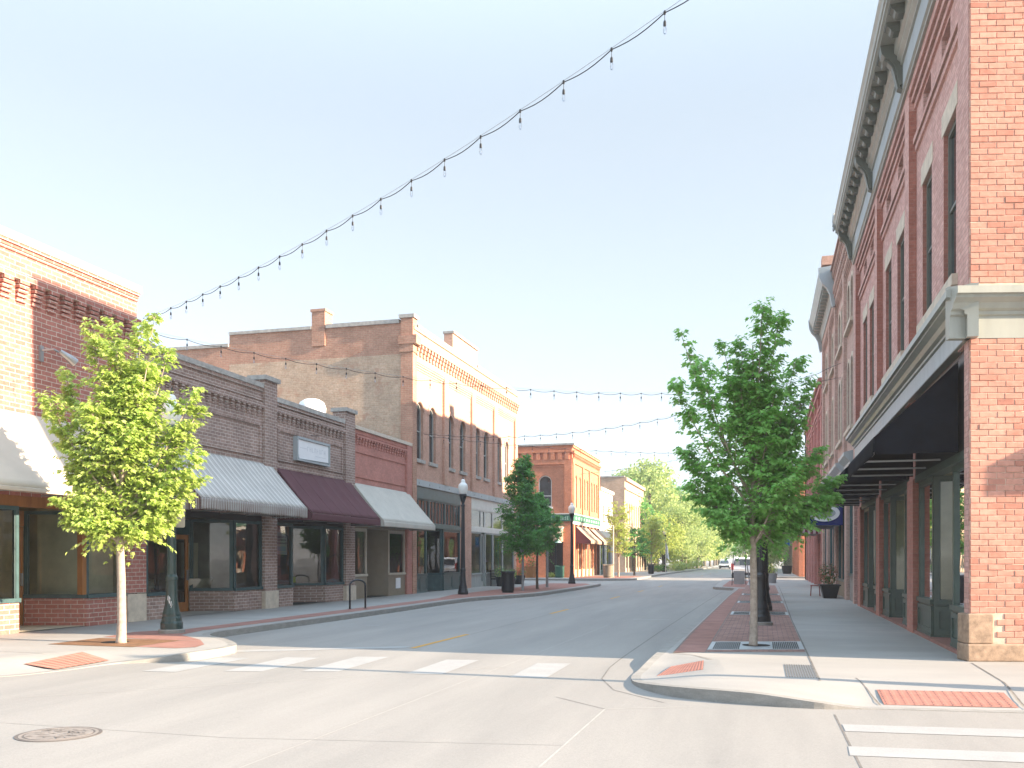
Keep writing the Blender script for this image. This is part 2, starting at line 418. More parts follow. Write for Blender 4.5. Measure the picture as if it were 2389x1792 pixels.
def arcpts(a, b, zs, rise, n=10):
    h = (b - a) / 2; cx = (a + b) / 2
    r = (h * h + rise * rise) / (2 * rise); zc = zs + rise - r
    a0 = math.asin(min(1, h / r))
    if rise > h: a0 = PI - a0
    return [(cx + r * math.sin(t), zc + r * math.cos(t)) for t in [(-a0 + 2 * a0 * k / n) for k in range(n + 1)]]

def wall(mb, F, u0, u1, z0, z1, ops=(), d=0., rev=.2):
    us = sorted({u0, u1} | {x for o in ops for x in (o[0], o[1]) if u0 < x < u1})
    zs = sorted({z0, z1} | {x for o in ops for x in (o[2], o[3]) if z0 < x < z1})
    for i in range(len(us) - 1):
        run = None
        for j in range(len(zs) - 1):
            cu = (us[i] + us[i + 1]) / 2; cz = (zs[j] + zs[j + 1]) / 2
            hole = any(o[0] < cu < o[1] and o[2] < cz < o[3] for o in ops)
            if not hole:
                if run is None: run = zs[j]
            if (hole or j == len(zs) - 2) and run is not None:
                top = zs[j] if hole else zs[j + 1]
                mb.fq(F, us[i], us[i + 1], run, top, d); run = None
    for o in ops:
        a, b, c, e = o[:4]; rise = o[4] if len(o) > 4 else 0
        es = e - rise
        for u in (a, b): mb.poly([F.P(u, d, c), F.P(u, d - rev, c), F.P(u, d - rev, es), F.P(u, d, es)])
        if c > z0: mb.poly([F.P(a, d, c), F.P(b, d, c), F.P(b, d - rev, c), F.P(a, d - rev, c)])
        if not rise: mb.poly([F.P(a, d, e), F.P(b, d, e), F.P(b, d - rev, e), F.P(a, d - rev, e)])
        else:
            ar = arcpts(a, b, es, rise)
            for k in range(len(ar) - 1):
                p, q = ar[k], ar[k + 1]
                mb.poly([F.P(p[0], d, p[1]), F.P(q[0], d, q[1]), F.P(q[0], d - rev, q[1]), F.P(p[0], d - rev, p[1])])
                cu = a if (p[0] + q[0]) / 2 < (a + b) / 2 else b
                mb.poly([F.P(cu, d, e), F.P(p[0], d, p[1]), F.P(q[0], d, q[1])])

def window(parent, F, a, b, c, e, d, fm, gm, rise=0, fw=.07, rail=True, sill=None, lintel=None, mull=0, sd=0., name='window', blind=None):
    """frame > pane (+ sill, lintel); d = plane of the frame front"""
    f = MB(); es = e - rise; t = .07
    f.fbox(F, a, a + fw, d - t, d, c, es); f.fbox(F, b - fw, b, d - t, d, c, es)
    f.fbox(F, a + fw, b - fw, d - t, d, c, c + fw)
    if rise:
        o = arcpts(a, b, es, rise); i = arcpts(a + fw, b - fw, es, rise - fw)
        for k in range(len(o) - 1):
            q = [o[k], o[k + 1], i[k + 1], i[k]]
            f.fuz(F, q, d - t, d)
    else: f.fbox(F, a + fw, b - fw, d - t, d, e - fw, e)
    if rail:
        zm = c + (e - c) * (.5 if rail is True else rail)
        f.fbox(F, a + fw, b - fw, d - t + .01, d - .015, zm - .03, zm + .03)
    for k in range(mull):
        um = a + (b - a) * (k + 1) / (mull + 1)
        f.fbox(F, um - .02, um + .02, d - t + .012, d - .018, c + fw, (e if not rise else es) - fw)
    w = f.build(name, fm, parent)
    g = MB()
    if rise: g.poly([F.P(u, d - .045, z) for u, z in [(a + fw * .5, c + fw * .5), (b - fw * .5, c + fw * .5)] + arcpts(a + fw * .5, b - fw * .5, es, rise - fw * .5)[::-1]])
    else: g.fq(F, a + fw * .5, b - fw * .5, c + fw * .5, e - fw * .5, d - .045)
    g.build('pane', gm, w, fix=False)
    if blind:
        bl = MB(); bl.fbox(F, a + fw, b - fw, d - .043, d - .04, e - (e - c) * blind[1], e - rise - .02); bl.build('blind', blind[0], w)
    if sill:
        s = MB(); s.fbox(F, a - .1, b + .1, sd - .1, sd + .09, c - .16, c - .002); s.build('sill', sill, w)
    if lintel:
        s = MB(); s.fbox(F, a - .14, b + .14, sd - .1, sd + .012, e + .002, e + .4); s.build('lintel', lintel, w)
    return w

def dentils(mb, F, u0, u1, pitch, w, dp, z0, z1, d=0., steps=3):
    """stepped brick corbels"""
    n = max(1, int(round((u1 - u0) / pitch))); p = (u1 - u0) / n
    for k in range(n):
        c = u0 + p * (k + .5)
        for s in range(steps):
            a = z1 - (z1 - z0) * (s + 1) / steps; b = z1 - (z1 - z0) * s / steps
            mb.fbox(F, c - w / 2, c + w / 2, d - .01, d + dp * (1 - s / steps * .85), a + (.012 if s < steps - 1 else 0), b - (0 if s == 0 else .012))

def room(parent, F, u0, u1, d0, d1, z0, z1, m):
    b = MB()
    P = F.P
    b.poly([P(u0, d1, z0), P(u1, d1, z0), P(u1, d1, z1), P(u0, d1, z1)])
    for u in (u0, u1): b.poly([P(u, d0, z0), P(u, d1, z0), P(u, d1, z1), P(u, d0, z1)])
    for z in (z0, z1): b.poly([P(u0, d0, z), P(u1, d0, z), P(u1, d1, z), P(u0, d1, z)])
    return b.build('interior', m, parent, fix=False)

def segF(p, q, side):
    u = Vector((q[0] - p[0], q[1] - p[1], 0)).normalized()
    n = (u.y, -u.x) if side > 0 else (-u.y, u.x)
    return Fc(p, (u.x, u.y), n), math.hypot(q[0] - p[0], q[1] - p[1])

def show_window(parent, p, q, side, zb, zt, bulk, fm, gm, fw=.08, n=1, panel=False, z0=0., name='shop_window', sillm=None):
    F, L = segF(p, q, side)
    b = MB()
    b.fbox(F, 0, L, -.22, 0, z0, zb - .06)
    if panel:
        k = max(1, int(L / .9)); w = L / k
        for i in range(k):
            a, e = i * w, (i + 1) * w
            b.fbox(F, a + .02, a + .1, 0, .03, z0 + .06, zb - .1); b.fbox(F, e - .1, e - .02, 0, .03, z0 + .06, zb - .1)
            b.fbox(F, a + .1, e - .1, 0, .03, z0 + .06, z0 + .16); b.fbox(F, a + .1, e - .1, 0, .03, zb - .2, zb - .1)
        b.fbox(F, 0, L, 0, .04, z0, z0 + .058)
    b.build('bulkhead', bulk, parent)
    f = MB(); t = .1
    f.fbox(F, -.0, L, -.2, .05, zb - .06, zb + .03)
    f.fbox(F, 0, L, -t, 0, zt - fw, zt)
    for k in range(n + 1):
        u = L * k / n; a = max(0, u - fw / 2 - (fw / 2 if k == n else 0)); a = min(a, L - fw)
        f.fbox(F, a, a + fw, -t, 0, zb + .03, zt - fw)
        if 0 < k < n: pass
    w = f.build(name, fm, parent)
    g = MB(); g.fq(F, fw * .5, L - fw * .5, zb + .02, zt - fw * .5, -.05); g.build('pane', gm, w, fix=False)
    return w

def door(parent, p, q, side, zt, fm, gm, z0=.02, fw=.13, trans=0, handle=True):
    F, L = segF(p, q, side)
    f = MB(); f.fbox(F, 0, fw, -.06, 0, z0, zt); f.fbox(F, L - fw, L, -.06, 0, z0, zt); f.fbox(F, fw, L - fw, -.06, 0, z0, z0 + .28); f.fbox(F, fw, L - fw, -.06, 0, zt - fw, zt)
    o = f.build('door', fm, parent)
    g = MB(); g.fq(F, fw * .8, L - fw * .8, z0 + .25, zt - fw * .8, -.03); g.build('pane', gm, o, fix=False)
    if handle:
        h = MB(); h.fbox(F, L - fw * .75, L - fw * .35, 0, .05, .95, 1.25); h.build('handle', M['steel'], o)
    return o

def awning(F, u0, u1, dp, zt, ze, zb, mats, label, group='cloth awnings over the shopfronts', d0=.03, seams=0, scallop=0, sag=.03, sides=True):
    """top slope + front valance + end panels; one thing with parts"""
    base = F.P((u0 + u1) / 2, d0, zb)
    t = thing('awning', label, 'awning', base, group)
    ct, cv, cs = mats
    n = max(12, int((u1 - u0) * 8)); rows = 10
    b = MB(); vs = []; fs = []
    for j in range(rows + 1):
        v = j / rows
        for i in range(n + 1):
            u = u0 + (u1 - u0) * i / n
            h = -sag * math.sin(PI * v)
            if seams:
                ph = (u - u0) / (u1 - u0) * seams
                h += -.035 * abs(math.sin(PI * ph)) * math.sin(PI * min(1, v * 1.1 + .1)) + .012
            h += (.008 * math.sin(u * 7.3 + v * 3) + .006 * math.sin(u * 2.9 - v * 6 + 1) + .004 * math.sin(u * 17 + v * 9)) * math.sin(PI * v)
            vs.append(F.P(u, d0 + (dp - d0) * v, zt + (ze - zt) * v + h))
    w = n + 1
    for j in range(rows):
        for i in range(n): fs.append([j * w + i, j * w + i + 1, (j + 1) * w + i + 1, (j + 1) * w + i])
    b.add(vs, fs)
    o = b.build('canopy', ct, t, smooth=True, fix=False)
    s = o.modifiers.new('thick', 'SOLIDIFY'); s.thickness = .008; s.offset = -1
    b = MB(); vs = []; fs = []
    n2 = int((u1 - u0) * 24) if scallop else n
    rr = 4
    for j in range(rr + 1):
        v = j / rr
        for i in range(n2 + 1):
            u = u0 + (u1 - u0) * i / n2
            q = u / scallop * PI if scallop else 0
            z = ze + (zb - ze) * v
            if scallop and j == rr: z += .045 * (1 - abs(math.sin(q)))
            dd = dp + .004 + (.028 * math.cos(q * 2) * v if scallop else .008 * math.sin(u * 5) * v)
            vs.append(F.P(u, dd, z))
    w = n2 + 1
    for j in range(rr):
        for i in range(n2): fs.append([j * w + i, j * w + i + 1, (j + 1) * w + i + 1, (j + 1) * w + i])
    b.add(vs, fs)
    o = b.build('valance', cv, t, smooth=True, fix=False)
    s = o.modifiers.new('thick', 'SOLIDIFY'); s.thickness = .008; s.offset = -1
    if seams:
        for q in range(seams + 1):
            sm = MB(); u = u0 + .02 + (u1 - u0 - .04) * q / seams
            sm.tube([F.P(u, d0 + (dp - d0) * v, zt + (ze - zt) * v - sag * math.sin(PI * v) + .016) for v in [k / 8 for k in range(9)]], .012, 5)
            sm.build('seam', cv, t)
    if sides:
        for u, k in ((u0, 1), (u1, -1)):
            b = MB(); e = .008 * k
            pr = [(d0, zt - .02), (dp - .01, ze - .01), (dp - .01, zb + .01), (d0, zb + .01)]
            b.fprof(F, u + e, u + e * 2, pr); b.build('end_panel', cs, t)
    fr = MB()
    k = max(2, int((u1 - u0) / 1.4))
    for i in range(k + 1):
        u = u0 + .06 + (u1 - u0 - .12) * i / k
        fr.tube([F.P(u, d0, zb + .05), F.P(u, dp - .03, zb + .05)], .018, 6)
    fr.tube([F.P(u0 + .03, dp - .03, zb + .05), F.P(u1 - .03, dp - .03, zb + .05)], .018, 6)
    fr.build('frame', M['steel'], t)
    return t

# ------------------------------------------------------------------ ground
RD = -.14
def struct(o): o['kind'] = 'structure'; return o
b = MB(); b.poly([(-3000, -3000, -.4), (3000, -3000, -.4), (3000, 3000, -.4), (-3000, 3000, -.4)])
struct(b.build('ground', M['walk'], origin=(0, 0, -.4), fix=False))
b = MB(); b.poly([(-90, -60, RD), (90, -60, RD), (90, 420, RD), (-90, 420, RD)])
struct(b.build('road', M['road'], origin=(0, 0, RD), fix=False))

def sidewalk(name, K, Q, flat, z0=0.):
    """K kerb points (x,y,z), Q inner points at z0 (same count), flat = closing outline after Q"""
    kb = MB(); n = len(K)
    In = []
    for i in range(n):
        d = Vector((Q[i][0] - K[i][0], Q[i][1] - K[i][1], 0)).normalized() * .16
        In.append((K[i][0] + d.x, K[i][1] + d.y, K[i][2]))
    for i in range(n - 1):
        kb.poly([K[i], K[i + 1], In[i + 1], In[i]])
        kb.poly([(K[i][0], K[i][1], RD - .05), (K[i + 1][0], K[i + 1][1], RD - .05), K[i + 1], K[i]])
    struct(kb.build('kerb', M['kerb'], origin=(K[0][0], K[0][1], 0)))
    w = MB(); rings = 6; vs = []
    for k in range(rings + 1):
        f = k / rings; g = f * f * (3 - 2 * f)
        for i in range(n):
            p = Vector(In[i]); q = Vector((Q[i][0], Q[i][1], z0)); r3 = p.lerp(q, f); r3.z = p.z + (q.z - p.z) * g; vs.append(tuple(r3))
    w.add(vs, [[k * n + i, k * n + i + 1, (k + 1) * n + i + 1, (k + 1) * n + i] for k in range(rings) for i in range(n - 1)])
    na = len(w.f)
    w.poly([(q[0], q[1], z0) for q in Q] + [(q[0], q[1], z0) for q in flat])
    o = w.build(name, M['walk'], origin=(Q[0][0], Q[0][1], 0), tri=True)
    for f in o.data.polygons: f.use_smooth = len(f.vertices) == 4
    return struct(o)

def smooth_k(K, z=0):
    out = []
    for i in range(len(K) - 1):
        p0 = Vector(K[max(0, i - 1)]); p1 = Vector(K[i]); p2 = Vector(K[i + 1]); p3 = Vector(K[min(len(K) - 1, i + 2)])
        L = (p2 - p1).length
        if (p1 - p0).length > 2 * L: p0 = p1 + (p0 - p1).normalized() * 2 * L
        if (p3 - p2).length > 2 * L: p3 = p2 + (p3 - p2).normalized() * 2 * L
        lo = min((p1 - p0).length or L, (p3 - p2).length or L)
        m = 4
        if L > 3 * lo and L > 10:
            out.append(tuple(p1)); continue
        for k in range(m):
            t = k / m
            q = .5 * ((2 * p1) + (p2 - p0) * t + (2 * p0 - 5 * p1 + 4 * p2 - p3) * t * t + (3 * p1 - p0 - 3 * p2 + p3) * t ** 3)
            out.append(tuple(q))
    out.append(tuple(K[-1])); return out

def smooth_pair(K, Q):
    Ks = []; Qs = []
    Q = [(q[0], q[1], 0) for q in Q]
    def seg(A, i, t):
        p1 = Vector(A[i]); p2 = Vector(A[i + 1]); p0 = Vector(A[max(0, i - 1)]); p3 = Vector(A[min(len(A) - 1, i + 2)])
        L = (p2 - p1).length
        for_ = 1.5 * L + .01
        if (p1 - p0).length > for_: p0 = p1 + (p0 - p1).normalized() * for_
        if (p3 - p2).length > for_: p3 = p2 + (p3 - p2).normalized() * for_
        return .5 * ((2 * p1) + (p2 - p0) * t + (2 * p0 - 5 * p1 + 4 * p2 - p3) * t * t + (3 * p1 - p0 - 3 * p2 + p3) * t ** 3)
    for i in range(len(K) - 1):
        long = (Vector(K[i + 1]) - Vector(K[i])).length > 20
        m = 1 if long else 5
        for k in range(m):
            Ks.append(tuple(seg(K, i, k / m))); Qs.append(tuple(seg(Q, i, k / m)))
    Ks.append(tuple(K[-1])); Qs.append(Q[-1])
    return Ks, Qs

# right hand pavement (kerb runs from far to near, then round the corner)
K = [(2.0, 72.5, 0), (-1.2, 72.2, 0), (-2.7, 70.5, 0), (-2.95, 66, 0), (-2.9, 58, 0), (-2.7, 53.2, 0), (-2.2, 52.2, 0), (-1.6, 51.2, 0), (-1.45, 49.5, 0), (-1.6, 40, 0), (-1.7, 20, 0), (-1.73, 17.67, 0), (-1.78, 15.2, -.03), (-1.85, 14.2, -.115), (-1.86, 13.5, -.125), (-1.7, 12.65, -.09), (-1.3, 11.93, -.03), (-.82, 11.54, 0), (-.1, 11.3, 0), (.57, 11.2, -.06), (1.06, 11.3, -.125), (1.35, 11.36, -.132), (2.85, 11.5, -.132), (4, 11.6, -.1), (5.5, 11.8, 0), (30, 12.6, 0)]
Q = [(2.0, 71.5), (-.9, 71.2), (-2.3, 70.2), (-2.5, 66), (-2.45, 58), (-2.3, 53.6), (-1.9, 52.7), (-1.3, 51.5), (-1.2, 49.6), (-1.35, 40), (-1.45, 20), (-1.4, 17.6), (-1.1, 15.6), (-.7, 15.0), (-.62, 14.4), (-.55, 13.8), (-.5, 13.3), (-.2, 12.9), (.15, 12.6), (.75, 12.9), (1.25, 13.1), (1.45, 13.15), (2.85, 13.2), (4.2, 13.2), (5.7, 13.0), (30, 13.6)]
QR = Q
Ks, Qs = smooth_pair(K, Q)
sidewalk('sidewalk', Ks, Qs, [(30, 71.5)])
# left pavement
K = [(-60, 9.0, 0), (-14, 9.6, 0), (-12.2, 10.0, -.05), (-11.3, 10.6, -.125), (-10.7, 11.2, -.132), (-10.45, 12.0, -.132), (-10.3, 12.9, -.12), (-9.85, 13.24, -.07), (-9.4, 13.6, 0), (-9.3, 14.3, 0), (-9.45, 15.2, 0), (-10.3, 16.2, 0), (-11.2, 17.0, 0), (-11.52, 17.9, 0), (-11.5, 21.5, 0), (-11.45, 27, 0), (-11.5, 33, 0), (-11.3, 36.2, 0), (-10.4, 39.5, 0), (-9.95, 42, 0), (-9.8, 50, 0), (-9.8, 56, 0), (-10.2, 59, 0), (-11.6, 61.2, 0), (-14, 62, 0), (-60, 62, 0)]
Q = [(-60, 10.5), (-14, 11.2), (-13, 11.4), (-12.2, 11.7), (-11.9, 12.1), (-11.8, 12.7), (-11.4, 13.5), (-10.6, 13.9), (-9.8, 13.95), (-9.75, 14.4), (-9.9, 15.0), (-10.6, 15.8), (-11.7, 16.7), (-11.95, 17.9), (-11.85, 21.5), (-11.8, 27, 0), (-11.85, 33), (-11.65, 36.4), (-10.8, 39.7), (-10.35, 42), (-10.2, 50), (-10.2, 56), (-10.6, 58.8), (-11.8, 60.6), (-14, 61.3), (-60, 61.3)]
sidewalk('sidewalk', *smooth_pair(K, Q), [])
K = [(-60, 71, 0), (-14, 71, 0), (-11, 71.6, 0), (-9.9, 73, 0), (-9.85, 78, 0), (-10.1, 95, 0), (-9.8, 115, 0), (-9.3, 130, 0), (-9.3, 300, 0)]
Q = [(-60, 72), (-14, 72), (-11.5, 72.3), (-10.4, 73.4), (-10.3, 78), (-10.5, 95), (-10.2, 115), (-9.8, 130), (-9.8, 300)]
sidewalk('sidewalk', *smooth_pair(K, Q), [(-60, 300, 0)])
K = [(-.5, 300, 0), (-.5, 100, 0), (-.45, 86, 0), (.3, 84.5, 0), (2, 84.2, 0), (40, 84.2, 0)]
Q = [(-.1, 300), (-.1, 100), (-.05, 86.4), (.5, 85.0), (2, 84.8), (40, 84.8)]
sidewalk('sidewalk', *smooth_pair(K, Q), [(40, 300)])

def sheet(name, pts, m, z, kind='structure', label=None, cat=None, group=None):
    b = MB(); cx = sum(p[0] for p in pts) / len(pts); cy = sum(p[1] for p in pts) / len(pts)
    b.poly([(p[0], p[1], (p[2] if len(p) > 2 else z)) for p in pts])
    o = b.build(name, m, origin=(cx, cy, z), fix=False, tri=True)
    tag(o, label, cat, group, kind); return o
# paving on the right pavement
sheet('paving_band', [(-1.48, 15.85), (-.95, 16.0), (-.95, 50.5), (-1.26, 50.5), (-1.26, 49), (-1.4, 40), (-1.5, 20)], M['redband'], .004)
sheet('brick_paving', [(-.94, 16.05), (.70, 16.5), (.70, 57), (-.94, 57)], M['paver'], .004)
sheet('brick_paving', [(-2.25, 53.8), (-.95, 52.0), (-.95, 68), (-2.3, 68)], M['redband'], .0045)
# paving on the left pavement
sheet('paving_band', [(-12.58, 18.2), (-12.0, 18.0), (-11.9, 21.5), (-11.85, 27), (-11.9, 33), (-11.7, 36.4), (-10.85, 39.7), (-10.4, 42), (-10.25, 50), (-10.25, 56), (-10.9, 58), (-13.2, 58), (-13.2, 38.5), (-12.6, 35), (-12.6, 27)], M['redband'], .004)
sheet('brick_paving', [(-12.95, 15.9), (-10.95, 15.6), (-10.65, 15.85), (-11.75, 16.8), (-12.0, 17.95), (-12.58, 18.15), (-13.2, 17.2)], M['redband'], .004)
sheet('brick_paving', [(-10.9, 15.55), (-11.1, 14.3), (-10.1, 14.25), (-9.85, 14.5), (-10.0, 15.0), (-10.62, 15.8)], M['redband'], .0045)
sheet('brick_paving', [(-15.2, 72.8), (-11, 73.3), (-10.5, 75), (-10.45, 84), (-15.2, 84)], M['redband'], .004)
# road marks and joints
ZM = RD + .004
for p in ([(-9.23, 12.2), (-8.67, 12.25), (-8.62, 14.3), (-9.18, 14.25)], [(-8.02, 12.55), (-7.42, 12.65), (-7.48, 14.65), (-8.08, 14.6)], [(-6.86, 12.85), (-6.29, 12.95), (-6.36, 15.1), (-6.93, 15.0)], [(-5.2, 13.0), (-4.64, 13.05), (-4.68, 15.05), (-5.24, 14.98)], [(-3.58, 13.0), (-3.04, 13.05), (-3.07, 14.95), (-3.61, 14.88)]):
    sheet('crosswalk_stripe', p, M['white_line'], ZM)
sheet('crosswalk_stripe', [(.80, 10.22), (3, 10.42), (7.5, 10.75), (7.5, 10.3), (3, 9.98), (.80, 9.82)], M['white_line'], ZM)
sheet('crosswalk_stripe', [(.76, 9.04), (3, 9.22), (7.5, 9.5), (7.5, 9.05), (3, 8.78), (.74, 8.62)], M['white_line'], ZM)
sheet('crosswalk_stripe', [(.76, 7.9), (7.5, 8.3), (7.5, 7.85), (.74, 7.45)], M['white_line'], ZM)
sheet('stop_line', [(-9.5, 15.1), (-6.72, 16.75), (-6.72, 17.1), (-9.6, 15.5)], M['white_line'], ZM)
for a, c in ((16.7, 20.1), (28.3, 30.9), (39.5, 41.9), (48, 50), (57, 59), (92, 95), (105, 108), (118, 121)):
    x = -6.55 + (a - 16.7) * .009
    sheet('lane_line', [(x - .055, a), (x + .055, a), (x + .075, c), (x - .035, c)], M['yellow_line'], ZM)
for x0, x1, y in ((-3.6, -2.55, 26.3), (-3.55, -2.5, 45.8), (-3.55, -2.5, 36), (-9.98, -9.5, 28.5), (-10.0, -9.6, 22.1), (-10.2, -9.7, 34.2)):
    sheet('parking_mark', [(x0, y), (x1, y + .02), (x1, y + .12), (x0, y + .1)], M['white_line'], ZM)
def strip(name, pts, w, z, m='joint'):
    b = MB()
    for (p, q) in zip(pts[:-1], pts[1:]):
        d = Vector((q[0] - p[0], q[1] - p[1], 0)); n = Vector((-d.y, d.x, 0)).normalized() * w / 2
        pz = p[2] if len(p) > 2 else z; qz = q[2] if len(q) > 2 else z
        b.poly([(p[0] + n.x, p[1] + n.y, pz), (q[0] + n.x, q[1] + n.y, qz), (q[0] - n.x, q[1] - n.y, qz), (p[0] - n.x, p[1] - n.y, pz)])
    return struct(b.build(name, M[m], origin=(pts[0][0], pts[0][1], z), fix=False))
strip('road_joint', [(-1.8, 7.44), (-1.76, 10.55)], .02, ZM - .002, 'pale_joint')
strip('road_joint', [(-1.76, 10.55), (-2.5, 11.3)], .018, ZM - .002)
strip('road_joint', [(-1.76, 10.55), (-.8, 11.0)], .02, ZM - .002, 'pale_joint')
strip('road_joint', [(.79, 8.0), (.77, 10.85)], .022, ZM - .002)
strip('road_joint', [(-2.05, 49), (-2.2, 38), (-2.36, 22), (-2.38, 16), (-2.36, 14.6), (-2.25, 13.2), (-1.9, 12.1), (-1.15, 11.2)], .022, ZM - .002)
strip('road_joint', [(-6.45, 20.1), (-6.3, 48)], .018, ZM - .002)
strip('road_joint', [(-9, 9.5), (-4.0, 14.2)], .02, ZM - .002, 'pale_joint')
strip('road_joint', [(-4.2, 6.5), (-4.05, 14), (-3.9, 24)], .012, ZM - .002, 'pale_joint')
strip('road_joint', [(-11, 8.1), (-5, 7.9), (-1.79, 8.4)], .008, ZM - .002, 'kerb')
for y in (23, 29, 35, 41, 47): strip('road_joint', [(-10.5, y), (-2.3, y + .3)], .012, ZM - .002, 'kerb')
strip('pavement_joint', [(.72, 12.7), (.72, 25), (.82, 40), (.88, 56)], .025, .005)
strip('pavement_joint', [(-.945, 16.0), (-.945, 50)], .02, .0056)
strip('pavement_joint', [(-1.47, 15.8), (-1.47, 20), (-1.37, 40), (-1.23, 49.6)], .022, .0056)
strip('pavement_joint', [(-1.46, 15.8), (-1.12, 15.5), (-.78, 14.9)], .02, .0053)
strip('pavement_joint', [(1.2, 13.1, .004), (1.24, 12.75, -.012), (1.27, 12.4, -.05), (1.3, 12.0, -.095), (1.33, 11.6, -.12)], .02, .004)
strip('pavement_joint', [(3.08, 15.45), (3.0, 13.15), (2.97, 12.75, -.014), (2.95, 12.4, -.052), (2.93, 12.0, -.098), (2.92, 11.7, -.116)], .022, .004)
for y in (17.3, 19.2, 21.1, 23, 25, 27.5, 30, 33, 36, 40, 44, 49): strip('pavement_joint', [(.75, y), (2.9, y + .05)], .012, .005, 'kerb')
for y in (17.5, 20, 23, 26, 29, 32, 36, 40): strip('pavement_joint', [(-12.6, y), (-15.3, y + .1)], .012, .005, 'kerb')
strip('pavement_joint', [(-12.3, 15.0), (-15.3, 14.6)], .015, .005)
strip('pavement_joint', [(-11.7, 12.9), (-15.3, 13.2)], .015, .005)
def ramp_plate(pts, label, z):
    b = MB(); n = 14; m = 9
    P = [Vector(p) for p in pts]
    def bl(u, v): return P[0] * (1 - u) * (1 - v) + P[1] * u * (1 - v) + P[2] * u * v + P[3] * (1 - u) * v
    b.poly([tuple(p) for p in P])
    up = Vector((0, 0, .006))
    for i in range(n):
        for j in range(m):
            a, c = (i + .2) / n, (i + .8) / n; d, e = (j + .2) / m, (j + .8) / m
            q = [bl(a, d), bl(c, d), bl(c, e), bl(a, e)]
            k = [bl(a + .012, d + .015), bl(c - .012, d + .015), bl(c - .012, e - .015), bl(a + .012, e - .015)]
            b.poly([tuple(x + up) for x in k])
            for s in range(4): b.poly([tuple(q[s]), tuple(q[(s + 1) % 4]), tuple(k[(s + 1) % 4] + up), tuple(k[s] + up)])
    c = sum(P, Vector()) / 4
    o = b.build('tactile_paving', M['tactile'], origin=c, fix=False)
    return tag(o, label, 'tactile paving', 'red tactile ramp plates')
ramp_plate([(-1.5, 13.4, -.108), (-.84, 13.64, -.012), (-.9, 14.8, -.004), (-1.38, 14.5, -.082)], 'small red tactile plate at the kerb ramp below the right maple', 0)
ramp_plate([(1.38, 11.65, -.124), (2.85, 11.8, -.122), (2.85, 12.5, -.045), (1.38, 12.4, -.05)], 'long red tactile plate at the kerb ramp by the right crosswalk', 0)
ramp_plate([(-11.25, 12.0, -.062), (-10.6, 11.95, -.118), (-10.55, 13.1, -.1), (-11.3, 13.35, -.004)], 'red tactile plate on the left corner in front of the lime green maple', 0)
# drain slots
b = MB()
for k in range(12): b.box(.31 + k * .034, .322 + k * .034, 12.95, 14.5, .003, .006)
tag(b.build('trench_drain', M['joint'], origin=(.5, 13.7, 0)), 'slotted drain grille set in the right corner pavement', 'drain')
# manhole
b = MB(); mc = (-6.72, 7.62)
b.lathe([(.0, .003), (.36, .003), (.36, .006), (.33, .006), (.33, .0045), (.31, .0045), (.31, .007), (0, .007)], 40, (mc[0], mc[1], RD))
for k in range(60):
    a = rnd.random() * 2 * PI; r = math.sqrt(rnd.random()) * .28; w = .012; l = rnd.uniform(.04, .1); t = rnd.random() * PI
    x, y = mc[0] + r * math.cos(a), mc[1] + r * math.sin(a)
    dx, dy = math.cos(t), math.sin(t)
    b.poly([(x + dx * l / 2 - dy * w / 2, y + dy * l / 2 + dx * w / 2, RD + .0105), (x - dx * l / 2 - dy * w / 2, y - dy * l / 2 + dx * w / 2, RD + .0105), (x - dx * l / 2 + dy * w / 2, y - dy * l / 2 - dx * w / 2, RD + .0105), (x + dx * l / 2 + dy * w / 2, y + dy * l / 2 - dx * w / 2, RD + .0105)])
b.mi = 1; b.lathe([(.365, .002), (.395, .002), (.395, .005), (.365, .005)], 40, (mc[0], mc[1], RD))
tag(b.build('manhole_cover', [M['iron'], M['iron_gap']], origin=(mc[0], mc[1], RD)), 'round patterned iron manhole cover in the sunlit road', 'manhole cover')

def tree_grate(c, hx, hy, skew, m, label, group, slots=True, holem=None):
    b = MB()
    z = .006
    P = lambda u, v: (c[0] + u, c[1] + v + skew * u, z)
    b.poly([P(-hx, -hy), P(hx, -hy), P(hx, hy), P(-hx, hy)])
    b.mi = 1
    if slots:
        for sx in (-1, 1):
            for i in range(14):
                u = sx * (.3 + i * (hx - .36) / 14)
                for k in range(6):
                    v0 = -hy + .1 + k * (2 * hy - .2) / 6
                    b.poly([(x, y, z + .004) for x, y, _ in (P(u - .011, v0), P(u + .011, v0), P(u + .011, v0 + .18), P(u - .011, v0 + .18))])
    b.poly([(c[0] + .25 * math.cos(t), c[1] + .25 * math.sin(t), z + .006) for t in [2 * PI * k / 24 for k in range(24)]])
    return tag(b.build('tree_grate', [m, M['dark']], origin=(c[0], c[1], 0), fix=False), label, 'tree grate', group)
tree_grate((-.12, 17.5), .82, .8, .3, M['grate'], 'grey slotted tree grate round the nearest right maple', 'grey tree grates')
for y, l in ((27.8, 'grey tree grate round the second tree on the right pavement'), (35.0, 'third grey tree grate along the right paving strip'), (42.5, 'fourth and farthest grey tree grate along the right paving strip')):
    tree_grate((-.1, y), .8, .8, .1, M['grate'], l, 'grey tree grates')
tree_grate((-11.9, 14.95), .95, .7, -.03, M['rust'], 'rusty brown tree grate under the lime green maple', None, slots=False)

